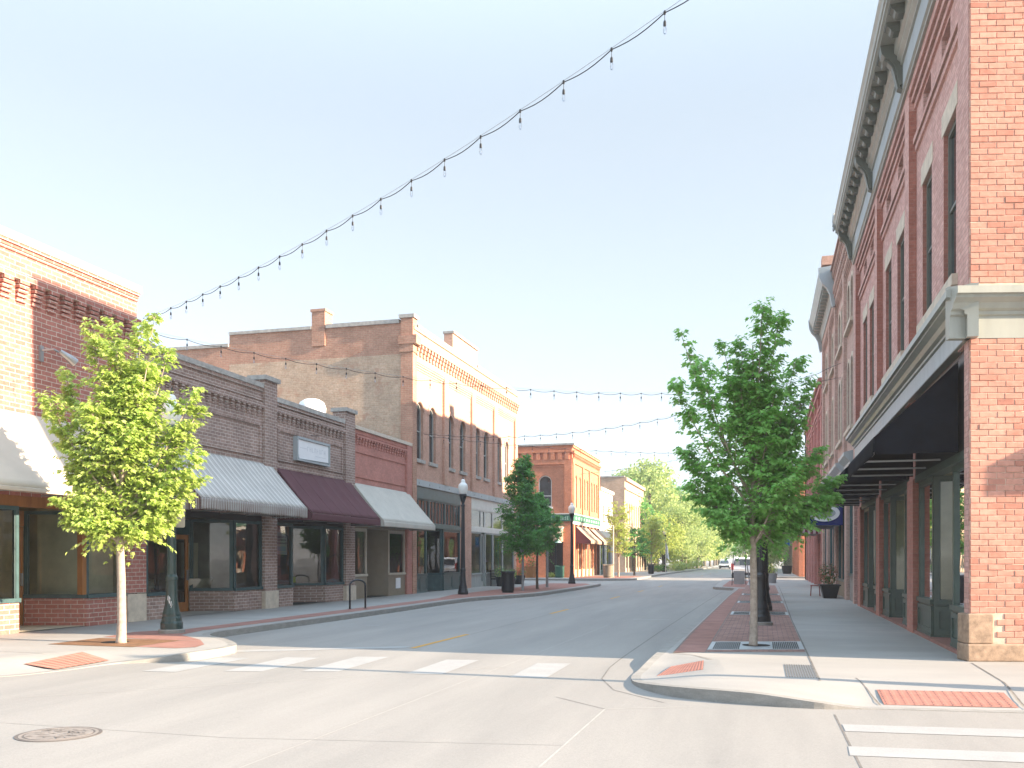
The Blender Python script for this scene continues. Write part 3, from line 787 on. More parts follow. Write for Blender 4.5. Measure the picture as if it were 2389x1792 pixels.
# ------------------------------------------------------------------ left row
def shell(mb, F, u0, u1, z1, depth, z0=0., front=False, ends=(True, True)):
    P = F.P
    for u, e in ((u0, ends[0]), (u1, ends[1])):
        if e: mb.poly([P(u, 0, z0), P(u, -depth, z0), P(u, -depth, z1), P(u, 0, z1)])
    mb.poly([P(u0, -depth, z0), P(u1, -depth, z0), P(u1, -depth, z1), P(u0, -depth, z1)])
def roof(parent, F, u0, u1, z, depth):
    b = MB(); b.poly([F.P(u0 + .2, -.2, z), F.P(u1 - .2, -.2, z), F.P(u1 - .2, -depth, z), F.P(u0 + .2, -depth, z)])
    return b.build('roof', M['roof'], parent, fix=False)

# --- building A : red brick with dentils, cream coping
A = thing('brick_building', 'tall red brick shop building with white mortar and cream coping, leftmost in view', 'building', (LX, 17, 0), 'brick shop buildings')
b = MB()
wall(b, FL, 13.4, 19.9, 2.95, 8.34)
shell(b, FL, 13.4, 20.15, 8.34, 16)
b.fbox(FL, 19.72, 20.5, -.4, .02, .72, 2.95); b.fbox(FL, 19.9, 20.15, -.4, .0, 2.95, 8.34)
b.fbox(FL, 13.4, 13.8, -.3, 0, 0, 2.95)
b.fbox(FL, 13.4, 20.15, 0, .035, 8.14, 8.2); b.fbox(FL, 13.4, 20.15, 0, .06, 8.2, 8.27); b.fbox(FL, 13.4, 20.15, 0, .1, 8.27, 8.34)
dentils(b, FL, 13.5, 20.0, .44, .26, .15, 7.1, 7.55, 0, 5)
b.fbox(FL, 13.4, 20.15, 0, .15, 7.55, 7.66)
b.build('wall', M['brA'], A)
b = MB(); b.fbox(FL, 13.35, 20.2, -.4, .12, 8.342, 8.52); b.build('coping', M['lightcoping'], A)
b = MB(); b.fbox(FL, 19.74, 20.46, -.3, .06, 0, .7); b.build('stone_block', M['stone'], A)
roof(A, FL, 13.4, 20.15, 8.0, 16)
room(A, FL, 13.85, 19.7, -.02, -5, .02, 2.92, M['room'])
b = MB(); b.fbox(FL, 13.8, 19.72, -.25, -.02, 2.72, 2.95); b.build('beam', M['wood'], A)
for p, q, t in (((LX, 13.85), (LX, 16.3), 'w'), ((LX, 16.3), (-16.85, 16.7), 'w'), ((-16.85, 17.98), (LX, 18.34), 'w'), ((LX, 18.34), (LX, 19.72), 'w')):
    show_window(A, p, q, 1, .72, 2.72, M['brA'], M['slate'], M['glass'])
door(A, (-16.85, 16.72), (-16.85, 17.95), 1, 2.35, M['wood'], M['glass_dk'])
b = MB(); b.fbox(FL, 18.2, 18.34, -.14, .0, .75, 2.72); b.build('post', M['wood'], A)
b = MB(); b.fbox(FL, 16.8, 17.95, -1.5, -1.42, 2.36, 2.72); b.build('transom', M['wood'], A)
for y0, w, h in ((14.5, .9, 1.6), (16.1, .5, 2.3)):
    b = MB(); b.fbox(FL, y0, y0 + w, -3.0, -2.9, .05, h); b.build('partition', M['room'], A)
b = MB(); F_, L_ = segF((-16.9, 18.45), (-15.75, 18.76), 1); b.fbox(F_, 0, L_, -.03, 0, .05, 2.85); b.build('backing_panel', M['room'], A); b = MB(); b.fbox(FL, 18.76, 19.68, -.36, -.33, .05, 2.85); b.build('backing_panel', M['room'], A)

# --- building B/C : brown brick, two bays
Bd = thing('brick_building', 'low brown brick building with two shop bays between capped piers', 'building', (LX, 26.3, 0), 'brick shop buildings')
b = MB()
wall(b, FL, 20.17, 26.3, 2.95, 7.02); wall(b, FL, 26.9, 32.3, 2.95, 6.72)
shell(b, FL, 20.17, 33.0, 6.72, 16)
for u0, u1, zt in ((26.24, 27.02, 7.3), (32.15, 32.97, 7.2)): b.fbox(FL, u0, u1, -.45, .1, .55, zt)
for u0, u1, z0, zc in ((20.2, 26.24, 6.1, 7.02), (27.02, 32.15, 6.1, 6.72)):
    dentils(b, FL, u0 + .1, u1 - .1, .3, .15, .09, z0, 6.38, 0, 4)
    b.fbox(FL, u0, u1, 0, .1, 6.38, 6.47); b.fbox(FL, u0, u1, 0, .05, 6.47, 6.55)
    b.fbox(FL, u0, u1, 0, .03, 6.62, 6.67); b.fbox(FL, u0, u1, 0, .06, zc - .1, zc)
    for z in (5.8, 4.82): b.fbox(FL, u0 + .25, u1 - .2, 0, .045, z, z + .08)
    b.fbox(FL, u0 + .15, u0 + .25, 0, .045, 4.82, 5.88); b.fbox(FL, u1 - .2, u1 - .1, 0, .045, 4.82, 5.88)
b.build('wall', M['brB'], Bd)
b = MB(); b.fbox(FL, 20.17, 26.22, -.4, .09, 7.022, 7.17); b.fbox(FL, 27.04, 32.13, -.4, .09, 6.722, 6.88); b.build('coping', M['coping'], Bd)
for u0, u1, zt in ((26.24, 27.02, 7.3), (32.15, 32.97, 7.2)):
    b = MB(); b.fbox(FL, u0 - .08, u1 + .08, -.5, .18, zt, zt + .14); b.build('pier_cap', M['coping'], Bd)
    b = MB(); b.fbox(FL, u0 - .02, u1 + .02, -.3, .14, 0, .55); b.build('stone_block', M['stone'], Bd)
roof(Bd, FL, 20.17, 33, 6.5, 16)
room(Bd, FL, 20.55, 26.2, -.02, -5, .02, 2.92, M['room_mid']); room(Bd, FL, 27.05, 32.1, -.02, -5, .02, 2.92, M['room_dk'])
b = MB(); b.fbox(FL, 20.5, 26.24, -.25, -.01, 2.76, 2.95); b.fbox(FL, 27.02, 32.15, -.25, -.01, 2.8, 2.95); b.build('beam', M['black'], Bd)
for p, q in (((LX, 20.5), (LX, 21.75)), ((LX, 21.75), (-16.65, 22.7)), ((-16.65, 24.2), (-15.5, 24.72)), ((-15.45, 24.72), (LX, 26.24)), ((LX, 27.02), (LX, 28.25)), ((LX, 28.25), (-16.5, 28.9)), ((-16.45, 29.95), (-15.5, 30.7)), ((-15.45, 30.7), (LX, 32.15))):
    show_window(Bd, p, q, 1, .68, 2.78, M['brB'], M['teal'], M['glass'], fw=.1)
door(Bd, (-16.65, 22.75), (-16.65, 24.15), 1, 2.3, M['orangewood'], M['glass_dk'])
b = MB(); b.fbox(FL, 22.7, 24.2, -1.3, -1.24, 2.32, 2.76); b.build('transom', M['teal'], Bd)
door(Bd, (-16.5, 28.95), (-16.5, 29.9), 1, 2.4, M['teal'], M['glass_dk'])
for q in ((25.0, 25.9, -2.2, -2.1, 2.1), (22.9, 24.6, -2.8, -2.0, .95), (21.0, 21.8, -1.8, -1.7, 2.4)):
    b = MB(); b.fbox(FL, q[0], q[1], q[2], q[3], .05, q[4]); b.build('partition', M['room'], Bd)
# counter with round sink-like basin seen in the window of the first bay
b = MB(); b.lathe([(.1, .55), (.5, .62), (.62, .95), (.6, 1.0), (.55, .98), (.1, .8)], 24, (-16.9, 24.7, 0)); b.build('basin', M['cream'], Bd, smooth=True)

# --- D0 : painted red bay
D0 = thing('brick_building', 'narrow red painted brick bay with taupe shopfront panels', 'building', (LX, 36, 0), 'brick shop buildings')
b = MB()
wall(b, FL, 32.99, 39.08, 2.95, 6.66)
shell(b, FL, 33.0, 39.08, 6.5, 16)
b.fbox(FL, 38.42, 39.06, -.4, .1, 0, 6.66); b.fbox(FL, 32.99, 33.12, -.4, .05, 3, 6.66)
dentils(b, FL, 33.15, 38.4, .28, .14, .09, 6.1, 6.38, 0, 3)
b.fbox(FL, 33.12, 38.42, 0, .1, 6.38, 6.46); b.fbox(FL, 33.12, 38.42, 0, .05, 6.5, 6.66)
for z in (5.78, 4.8): b.fbox(FL, 33.12, 38.42, 0, .04, z, z + .06)
b.build('wall', M['brD0'], D0)
b = MB(); b.fbox(FL, 32.99, 39.08, -.35, .12, 6.662, 6.8); b.build('coping', M['lightcoping'], D0)
roof(D0, FL, 33, 39, 6.35, 16)
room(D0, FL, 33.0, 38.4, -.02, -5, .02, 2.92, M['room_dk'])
for p, q in (((LX, 32.99), (LX, 34.3)), ((-15.42, 36.55), (LX, 38.4))):
    show_window(D0, p, q, 1, .95, 2.8, M['taupe'], M['cream'], M['glass'], fw=.13)
b = MB(); F_, L_ = segF((-16.9, 35.9), (-15.42, 36.52), 1); b.fbox(F_, 0, L_, -.1, 0, 0, 2.92); b.fbox(F_, .02, .06, 0, .012, 0, 2.92); b.fbox(F_, L_ - .08, L_, 0, .02, 0, 2.92); b.build('side_panel', M['taupe'], D0)
door(D0, (-16.9, 34.9), (-16.9, 35.85), 1, 2.3, M['taupe'], M['glass_dk'])
b = MB(); b.fbox(FL, 32.99, 38.42, -.25, -.01, 2.8, 2.95); b.build('beam', M['taupe'], D0)
b = MB(); b.fbox(FL, 37.3, 37.8, 0, .03, .3, .75); b.build('mail_hatch', M['white'], D0)

# --- D : two storey tan brick with arched windows
D = thing('brick_building', 'two storey tan brick building with eight arched windows and stepped parapet', 'building', (LX, 48, 0), 'brick shop buildings')
wins = [(39.76, 40.68), (41.48, 42.38), (44.14, 45.05), (46.09, 47.03), (48.73, 49.6), (50.4, 51.3), (53.05, 53.95), (54.88, 55.66)]
b = MB()
b.mi = 0
wall(b, FL, 39.1, 57.5, 5.25, 10.6, [(a, c, 6.2, 8.87, (c - a) / 2 * .95) for a, c in wins], 0, .28)
wall(b, FL, 39.1, 57.5, 10.6, 12.15, (), .12)
for u0, u1 in ((39.1, 39.4), (43.36, 44.0), (47.9, 48.55), (52.2, 52.85), (56.95, 57.5)): b.fbox(FL, u0, u1, -.01, .122, 5.25, 10.62)
for u0, u1 in ((39.4, 43.36), (44.0, 47.9), (48.55, 52.2), (52.85, 56.95)):
    for k in range(3): b.fbox(FL, u0, u1, -.01, .03 + .035 * k, 10.3 + .1 * k, 10.39 + .1 * k)
    b.fbox(FL, u0, u1, -.01, .1, 10.6, 10.62)
dentils(b, FL, 39.3, 57.4, .42, .2, .17, 10.9, 11.42, .12, 3)
b.fbox(FL, 39.1, 57.55, .1, .32, 11.42, 11.56); b.fbox(FL, 39.1, 57.55, .1, .26, 11.56, 11.66); b.fbox(FL, 39.1, 57.5, .1, .18, 12.0, 12.15)
b.fbox(FL, 44.6, 48.7, -.35, .12, 12.15, 13.1)
b.fbox(FL, 46.15, 48.0, -.35, .03, 2.9, 5.0); b.fbox(FL, 46.15, 48.0, -.35, .03, 0, 2.9); b.fbox(FL, 57.0, 57.5, -.35, .03, 0, 5.25); b.fbox(FL, 39.1, 39.25, -.35, .03, 0, 5.25)
P = FL.P
b.poly([P(57.5, 0, 0), P(57.5, -16, 0), P(57.5, -16, 11.8), P(57.5, .12, 12.15)])
FD = Fc((LX, 39.1), (-1, 0), (0, -1))
b.mi = 1; wall(b, FD, .45, 9.3, 0, 10.9); wall(b, FD, 9.3, 12.8, 0, 10.5)
b.mi = 2; wall(b, FD, .45, 9.3, 10.9, 12.3); wall(b, FD, 9.3, 12.8, 10.5, 11.75)
b.fbox(FD, -.135, .45, -.4, .1, 0, 12.5); b.fbox(FD, -.175, .5, -.4, .16, 10.95, 11.3); b.fbox(FD, -.345, .54, -.4, .2, 11.3, 11.7)
b.mi = 2; b.poly([P(39.1, -12.8, 0), P(57.5, -12.8, 0), P(57.5, -12.8, 11.7), P(39.1, -12.8, 11.7)])
b.build('wall', [M['brD'], M['brDs'], M['brDred']], D)
b = MB()
b.fbox(FD, .55, 4.2, -.45, .08, 12.302, 12.48); b.fbox(FD, 4.95, 9.3, -.45, .08, 12.302, 12.44); b.fbox(FD, 9.32, 12.8, -.45, .08, 11.752, 11.9); b.fbox(FD, -.215, .53, -.45, .16, 12.502, 12.66)
b.fbox(FL, 39.56, 44.6, -.4, .2, 12.152, 12.3); b.fbox(FL, 48.7, 57.55, -.4, .2, 12.152, 12.3); b.fbox(FL, 44.55, 48.75, -.4, .2, 13.102, 13.22)
b.build('coping', M['coping'], D)
b = MB(); b.fbox(FD, 4.25, 4.92, -.7, .06, 11.5, 13.1); b.fbox(FD, 4.2, 4.97, -.75, .1, 13.1, 13.22); b.build('chimney', M['brDred'], D)
roof(D, FL, 39.3, 57.3, 11.5, 12.6)
for i, (a, c) in enumerate(wins):
    window(D, FL, a, c, 6.2, 8.87, -.12, M['greyframe'], M['pane'], rise=(c - a) / 2 * .95, fw=.07, sill=M['coping'])
    w = MB(); hood = arcpts(a - .02, c + .02, 8.87 - (c - a) / 2 * .95, (c - a) / 2 * .95 + .02); ho = arcpts(a - .2, c + .2, 8.87 - (c - a) / 2 * .95, (c - a) / 2 * .95 + .22)
    for k in range(len(hood) - 1): w.fuz(FL, [hood[k], hood[k + 1], ho[k + 1], ho[k]], 0, .03)
    w.build('window_arch', M['brD'], D)
b = MB(); b.fbox(FL, 39.25, 57.0, -.1, .1, 4.96, 5.25)
for k in range(13):
    u = 39.9 + k * 1.4
    if 46 < u < 48: continue
    c = FL.P(u, .1, 5.1); b.ico((c[0], c[1], c[2]), .06, 1, (.5, 1, 1))
b.build('lintel', M['bluegrey'], D)
b = MB(); b.fbox(FL, 39.25, 46.15, -.15, .03, 4.4, 4.96); b.build('sign_band', M['slate'], D)
for k in range(3):
    a = 39.25 + k * 2.3; window(D, FL, a, a + 2.3, 3.24, 4.4, -.02, M['slate'], M['pane'], fw=.07, rail=False, mull=4, name='transom_window')
b = MB(); b.fbox(FL, 39.25, 46.15, -.15, .05, 3.06, 3.24); b.build('beam', M['slate'], D)
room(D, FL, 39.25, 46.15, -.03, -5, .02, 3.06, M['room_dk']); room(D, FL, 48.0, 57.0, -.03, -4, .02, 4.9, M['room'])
for p, q in (((LX, 39.25), (LX, 41.15)), ((-16.7, 42.6), (-15.45, 43.45)), ((LX, 43.5), (LX, 46.15))):
    show_window(D, p, q, 1, .85, 3.06, M['slate'], M['teal'], M['glass'], fw=.11, panel=True)
door(D, (-16.7, 41.4), (-16.7, 42.5), 1, 2.6, M['teal'], M['glass_dk'])
b = MB(); b.fbox(FL, 48.0, 57.0, -.14, .0, 4.34, 4.96); b.fbox(FL, 48, 57, -.14, .02, 3.08, 3.32); b.build('sign_band', M['offwhite'], D)
us = [48.0, 49.95, 50.7, 52.3, 54.4, 57.0]
for a, c in zip(us[:-1], us[1:]):
    window(D, FL, a, c, 3.32, 4.34, -.02, M['offwhite'], M['glass'], fw=.07, rail=False, name='transom_window')
    if c - a > 1: show_window(D, FL.P(a, 0, 0)[:2], FL.P(c, 0, 0)[:2], 1, .75, 3.08, M['greyframe'], M['greyframe'], M['glass'], fw=.09)
door(D, FL.P(49.97, -.1, 0)[:2], FL.P(50.68, -.1, 0)[:2], 1, 3.0, M['greyframe'], M['glass'])
cols = [((.02, .35, .33), 'teal_display'), ((.05, .4, .12), 'green_display'), ((.4, .36, .08), 'yellow_display'), ((.03, .15, .4), 'blue_display')]
for i, (c, nm) in enumerate(cols): M[nm] = m_paint(nm, c, .6, .3, 8)
b = MB()
for u, z0, z1, w, mi in ((48.25, .8, 2.4, .5, 0), (48.3, 2.5, 2.9, .55, 1), (49.3, 1.3, 2.9, .4, 2), (51.0, 2.4, 2.9, .6, 1), (48.3, 3.4, 3.9, .3, 3), (55.0, .8, 2.9, .3, 0), (52.9, .9, 1.4, .8, 2)):
    b.mi = mi; b.fbox(FL, u, u + w, -.7, -.5, z0, z1)
b.build('window_display', [M['teal_display'], M['green_display'], M['yellow_display'], M['blue_display']], D)
b = MB()
for k in range(26): 
    u = 39.4 + k * .065; b.fbox(FL, u, u + .04, -.6, -.5, .9, 1.02 + .06 * rnd.random())
b.build('window_display', M['white'], D)

# --- E : corner building with green sign band
EY = 75.7
FE = Fc((LX, EY), (-1, 0), (0, -1))
Eb = thing('brick_building', 'orange red brick corner building with green sign band across the side street', 'building', (LX - 3, EY + 6, 0), 'brick shop buildings')
ew = [(77.2, 77.7), (78.9, 79.4), (81.0, 81.5), (82.3, 82.8), (84.6, 85.1), (85.9, 86.4), (87.2, 87.7)]
b = MB()
wall(b, FL, EY, 89, 4.6, 11.1, [(a - .1, c + .1, 5.95, 8.7, .3) for a, c in ew], 0, .25)
for u in (80.3, 83.6, 88.4, 76.1): b.fbox(FL, u - .3, u + .3, -.01, .1, 5.5, 9.6)
b.fbox(FL, EY, 89, -.01, .1, 9.6, 10.0); dentils(b, FL, EY + .2, 88.8, .45, .22, .16, 9.9, 10.4, .0, 2); b.fbox(FL, EY - .1, 89, -.01, .22, 10.4, 10.6); b.fbox(FL, EY - .1, 89, -.01, .12, 10.9, 11.1)
wall(b, FE, 0, 14, 4.6, 11.1, [(1.75, 2.9, 5.95, 8.6, .45), (5, 6.1, 5.95, 8.6, .45)], 0, .25)
for u0, u1 in ((0, .65), (3.9, 4.3)): b.fbox(FE, u0, u1, -.01, .1, 5.4, 9.5)
b.fbox(FE, .65, 3.9, -.01, .05, 9.3, 9.42); b.fbox(FE, 0, 14, -.01, .1, 9.5, 9.9); dentils(b, FE, .1, 13.8, .62, .34, .14, 9.9, 10.5, 0, 1); b.fbox(FE, 0, 14, -.01, .16, 10.5, 10.7)
b.fbox(FE, 0, .78, -.4, .02, 0, 4.6); b.fbox(FE, 2.1, 4.2, -.4, .02, 0, 4.6); b.fbox(FE, .78, 2.1, -.4, .02, 4.05, 4.6); wall(b, FE, 4.2, 14, 0, 4.6)
for u in (76.6, 78.3, 80.2, 82.0, 83.8, 85.6, 87.4): b.fbox(FL, u - .3, u + .3, -.3, .02, 0, 4.6)
P = FL.P
b.poly([P(89, 0, 0), P(89, -14, 0), P(89, -14, 11), P(89, 0, 11.1)])
b.build('wall', M['brE'], Eb)
b = MB(); b.fbox(FL, EY - .15, 89, -.4, .2, 11.102, 11.25); b.fbox(FE, .41, 14, -.4, .15, 11.102, 11.25); b.build('coping', M['coping'], Eb)
roof(Eb, FL, EY, 89, 10.8, 14)
for a, c in ew: window(Eb, FL, a - .1, c + .1, 5.95, 8.7, -.12, M['offwhite'], M['pane'], rise=.3, fw=.07)
for a, c in ((1.75, 2.9), (5, 6.1)): window(Eb, FE, a, c, 5.95, 8.6, -.1, M['offwhite'], M['pane'], rise=.45, fw=.08, rail=.35, sill=M['offwhite'])
M['signgreen'] = m_paint('sign_green', (.05, .15, .10), .5, .1)
M['signglyph'] = m_paint('sign_pale_green', (.38, .55, .45), .5, .1)
b = MB(); b.fbox(FL, EY - .12, 88.9, .0, .12, 4.75, 5.3); b.fbox(FE, -.12, 8, .0, .12, 4.72, 5.3)
b.mi = 1
for k in range(24):
    u = .3 + k * .2
    if k % 8 == 6: continue
    b.fbox(FE, u, u + .12, .12, .135, 4.86, 4.9); b.fbox(FE, u + (.0 if k % 2 else .05), u + (.04 if k % 2 else .09), .12, .137, 4.84, 5.12); b.fbox(FE, u, u + .13, .12, .134, 5.06 - .05 * (k % 3), 5.1 - .05 * (k % 3))
for k in range(10): u = 76.6 + k * 1.2; b.fbox(FL, u, u + .5, .12, .135, 4.9, 5.12)
b.mi = 2; b.fbox(FL, EY - .16, 88.9, .0, .16, 5.3, 5.38); b.fbox(FE, -.16, 8, .0, .16, 5.3, 5.38); b.fbox(FL, EY - .1, 88.9, 0, .06, 4.5, 4.75)
b.build('sign_band', [M['signgreen'], M['signglyph'], M['offwhite']], Eb)
room(Eb, FL, EY + .4, 88.8, -.05, -7, .02, 4.4, M['room_dk'])
us = [76.9, 78.0, 78.6, 79.9, 80.5, 81.7, 82.3, 83.5, 84.1, 85.3, 85.9, 87.1]
for a, c in zip(us[::2], us[1::2]): show_window(Eb, FL.P(a, -.1, 0)[:2], FL.P(c, -.1, 0)[:2], 1, .6, 3.0, M['offwhite'], M['cream'], M['glass'])
show_window(Eb, FE.P(2.1, -.1, 0)[:2], FE.P(.78, -.1, 0)[:2], 1, .5, 3.0, M['black'], M['black'], M['glass'], n=2)
awning(FE, .75, 3.6, .9, 4.35, 3.25, 3.0, (M['cloth_tan'],) * 3, 'small tan awning on the side wall of the green banded corner building')
awning(FL, 77.0, 82.4, 1.35, 4.35, 3.1, 2.85, (M['cloth_tan'], M['cloth_tan'], M['cloth_maroon']), 'tan awning nearest the street corner on the green banded building')
awning(FL, 83.6, 88.6, 1.35, 4.35, 3.1, 2.85, (M['cloth_tan'], M['cloth_tan'], M['cloth_maroon']), 'second tan awning, farther along the green banded building')

# --- F1, F2 beyond
F1 = thing('painted_building', 'low cream painted facade between the corner building and a taller brown one', 'building', (LX, 93, 0), 'brick shop buildings')
b = MB(); wall(b, FL, 89.02, 97, 3.2, 8.6, [(91.0, 92.0, 5.2, 7.0), (94, 95, 5.2, 7.0)], 0, .15); shell(b, FL, 89.02, 97, 8.5, 14)
b.fbox(FL, 89.02, 97, 0, .2, 8.3, 8.6); b.fbox(FL, 89.02, 97, 0, .1, 7.4, 7.5)
for u in (89.3, 92.8, 96.7): b.fbox(FL, u - .25, u + .25, -.3, .04, 0, 3.2)
b.build('wall', M['offwhite'], F1); roof(F1, FL, 89, 97, 8.2, 14)
for a in (91.0, 94.0): window(F1, FL, a, a + 1, 5.2, 7.0, -.05, M['offwhite'], M['pane'])
room(F1, FL, 89.3, 96.8, -.05, -4, .02, 3.2, M['room_dk'])
for a, c in ((89.6, 92.5), (93.1, 96.4)): show_window(F1, FL.P(a, -.1, 0)[:2], FL.P(c, -.1, 0)[:2], 1, .4, 3.1, M['slate'], M['slate'], M['glass'])
F2 = thing('brick_building', 'far brown brick building with rough bare side wall behind yellow trees', 'building', (LX, 114, 0), 'brick shop buildings')
fw_ = [(107.5 + k * 2.05, 108.4 + k * 2.05) for k in range(8)]
b = MB(); b.mi = 0; wall(b, FL, 106, 123.5, 3.4, 11.0, [(a, c, 5.6, 8.2, .3) for a, c in fw_], 0, .2)
b.fbox(FL, 106, 123.5, 0, .15, 9.6, 9.8); b.fbox(FL, 106, 123.5, 0, .25, 10.6, 11.0)
for k in range(8): b.fbox(FL, 106.2 + k * 2.4, 106.8 + k * 2.4, -.3, .05, 0, 3.4)
FF = Fc((LX, 106), (-1, 0), (0, -1)); wall(b, FF, 0, 11, 0, 11.0); shell(b, FL, 106, 123.5, 11, 14, ends=(False, True))
b.build('wall', M['brF'], F2); roof(F2, FL, 106, 123.5, 10.8, 14)
b = MB(); b.fbox(FF, 0, 11, -.3, .1, 11.0, 11.15); b.build('coping', M['coping'], F2)
for a, c in fw_: window(F2, FL, a, c, 5.6, 8.2, -.1, M['cream'], M['pane'], rise=.3)
room(F2, FL, 106.5, 123, -.05, -4, .02, 3.4, M['room_dk'])
for k in range(7): show_window(F2, FL.P(106.9 + k * 2.4, -.1, 0)[:2], FL.P(108.5 + k * 2.4, -.1, 0)[:2], 1, .5, 3.1, M['cream'], M['slate'], M['glass'])
G1 = thing('painted_building', 'low tan building in the distance on the left past the brown brick one', 'building', (LX, 134, 0), 'brick shop buildings')
b = MB(); wall(b, FL, 126, 142, 3, 4.6); shell(b, FL, 126, 142, 4.6, 12)
for k in range(7): b.fbox(FL, 126 + k * 2.6, 126.5 + k * 2.6, -.3, .05, 0, 3)
b.build('wall', M['cream'], G1); roof(G1, FL, 126, 142, 4.4, 12)
for k in range(6): show_window(G1, FL.P(126.5 + k * 2.6, -.1, 0)[:2], FL.P(128.5 + k * 2.6, -.1, 0)[:2], 1, .5, 3, M['cream'], M['slate'], M['pane'])

# awnings of the near left shops
awning(FL, 13.5, 20.3, 1.25, 4.72, 3.02, 2.93, (M['cloth_cream'],) * 3, 'long plain cream awning above the sunlit shop windows on the far left', sag=.05)
awning(FL, 20.95, 26.75, 1.32, 4.62, 3.2, 2.88, (M['stripe'], M['stripe_val'], M['stripe_side']), 'grey striped awning with scalloped edge behind the left lamp post', scallop=.13)
awning(FL, 27.06, 32.6, 1.32, 4.56, 3.08, 2.84, (M['cloth_maroon'],) * 3, 'dark maroon awning with sewn seams below the white sign', seams=7)
awning(FL, 32.9, 38.7, 1.32, 4.55, 3.06, 2.83, (M['cloth_taupe'],) * 3, 'plain taupe awning on the red painted bay')

# ------------------------------------------------------------------ right row
R1 = thing('brick_building', 'big pink red brick corner building with bracketed metal cornice on the right', 'building', (RX, 22, 0), 'brick shop buildings')
Y0 = 15.74
sk = R(13)
FS = Fc((RX, Y0), (math.cos(sk), math.sin(sk)), (math.sin(sk), -math.cos(sk)))
panels = [(16.6, 21.9), (22.5, 27.8), (28.3, 34.0)]
piers = [(15.5, 16.6), (21.9, 22.5), (27.8, 28.3), (34.0, 34.5)]
wn = [(17.6, 18.76), (20.0, 21.1), (23.75, 24.9), (26.0, 27.15), (30.0, 31.1), (31.85, 33.0)]
at = [(18.1, 18.95), (20.1, 21.0), (23.9, 24.75), (26.1, 27.0), (30.05, 30.9), (32.0, 32.85)]
b = MB(); b.mi = 0
for i, (a, c) in enumerate(panels):
    ops = [(w[0], w[1], 6.55, 9.5) for w in wn[2 * i:2 * i + 2]] + [(w[0], w[1], 10.98, 11.4) for w in at[2 * i:2 * i + 2]]
    wall(b, FR, a, c, 5.0, 11.95, ops, -.16, .32)
    for k in range(3): b.fbox(FR, a, c, -.17, -.11 + .055 * k, 11.48 + .15 * k, (11.6 + .15 * k) if k < 2 else 11.95)
    for k in range(2): b.fbox(FR, a + .12, c - .12, -.17, -.11 + .04 * k, 10.5 + .15 * k, 10.62 + .15 * k)
b.fbox(FR, 15.78, 16.6, -.1, 0, 5.0, 11.95); b.poly([FR.P(16.6, 0, 5.0), FR.P(16.6, -.5, 5.0), FR.P(16.6, -.5, 11.95), FR.P(16.6, 0, 11.95)])
for a, c in piers[1:]: b.fbox(FR, a, c, -.5, 0, 5.0, 11.95)
# ground floor piers
b.fbox(FR, 15.78, 16.1, -.1, 0, .3, 5.0); b.poly([FR.P(16.1, 0, .3), FR.P(16.1, -.5, .3), FR.P(16.1, -.5, 5.0), FR.P(16.1, 0, 5.0)])
b.mi = 5
for a, c in ((21.34, 22.16), (27.26, 28.0), (32.4, 33.3)): b.fbox(FR, a, c, -.5, 0, 0, 3.3); b.fbox(FR, a, c, -.5, -.05, 3.3, 5.0)
b.mi = 0
b.poly([FR.P(34.5, 0, 0), FR.P(34.5, -15, 0), FR.P(34.5, -15, 12), FR.P(34.5, 0, 12.2)])
# returns of openings / pilasters facing the camera: shade put into a darker brick colour
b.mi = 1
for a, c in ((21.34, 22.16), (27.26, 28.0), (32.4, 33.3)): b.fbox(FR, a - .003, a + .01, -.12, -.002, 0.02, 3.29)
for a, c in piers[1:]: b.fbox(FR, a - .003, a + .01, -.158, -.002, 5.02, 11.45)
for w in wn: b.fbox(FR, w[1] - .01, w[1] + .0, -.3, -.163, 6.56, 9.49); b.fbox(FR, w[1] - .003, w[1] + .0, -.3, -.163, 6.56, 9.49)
b.mi = 2
wall(b, FS, 7.5, 14, .27, 12.2); b.fbox(FS, 7.0, 7.55, -.3, .05, .27, 5.0)
b.mi = 3; wall(b, FS, 0.0, 7.5, .25, 12.2, (), .019)
b.mi = 4
row = 0; z = .28
while z < 12.1:
    u = .002 if row % 2 else .002
    k = 0
    while u < 7.4:
        w = (.125 if (k == 0 and row % 2) else rnd.gauss(.258, .006)); h_ = .0845 + rnd.uniform(-.002, .002)
        if not (5.03 < z < 5.82) and not (u < .36 and z < .74):
            j = rnd.gauss(0, .0025); dd = .030 + (.02 if u < 1.15 else 0)
            a0, a1, z0_, z1_ = u + rnd.uniform(0, .003), u + w - rnd.uniform(0, .003), z + rnd.uniform(-.0015, .0015), z + h_
            P_ = FS.P; e_ = .005
            vs_ = [P_(a0, 0, z0_), P_(a1, 0, z0_), P_(a1, 0, z1_), P_(a0, 0, z1_), P_(a0 + e_, dd + j, z0_ + e_), P_(a1 - e_, dd + j + rnd.uniform(-.002, .002), z0_ + e_), P_(a1 - e_, dd + j, z1_ - e_), P_(a0 + e_, dd + j, z1_ - e_), P_(a0, dd + j - e_, z0_), P_(a1, dd + j - e_, z0_), P_(a1, dd + j - e_, z1_), P_(a0, dd + j - e_, z1_)]
            b.add(vs_, [[4, 5, 6, 7], [8, 9, 5, 4], [9, 10, 6, 5], [10, 11, 7, 6], [11, 8, 4, 7], [0, 1, 9, 8], [1, 2, 10, 9], [2, 3, 11, 10], [3, 0, 8, 11]])
        u += w + .0095; k += 1
    z += .095; row += 1
b.mi = 3; b.fbox(FS, .004, 1.14, .0, .039, .27, 5.02); b.fbox(FS, .004, 1.14, .0, .039, 5.84, 12.0)
b.mi = 2
b.poly([FS.P(14, 0, 0), (RX + 15, 34.5, 0), (RX + 15, 34.5, 12.2), FS.P(14, 0, 12.2)])
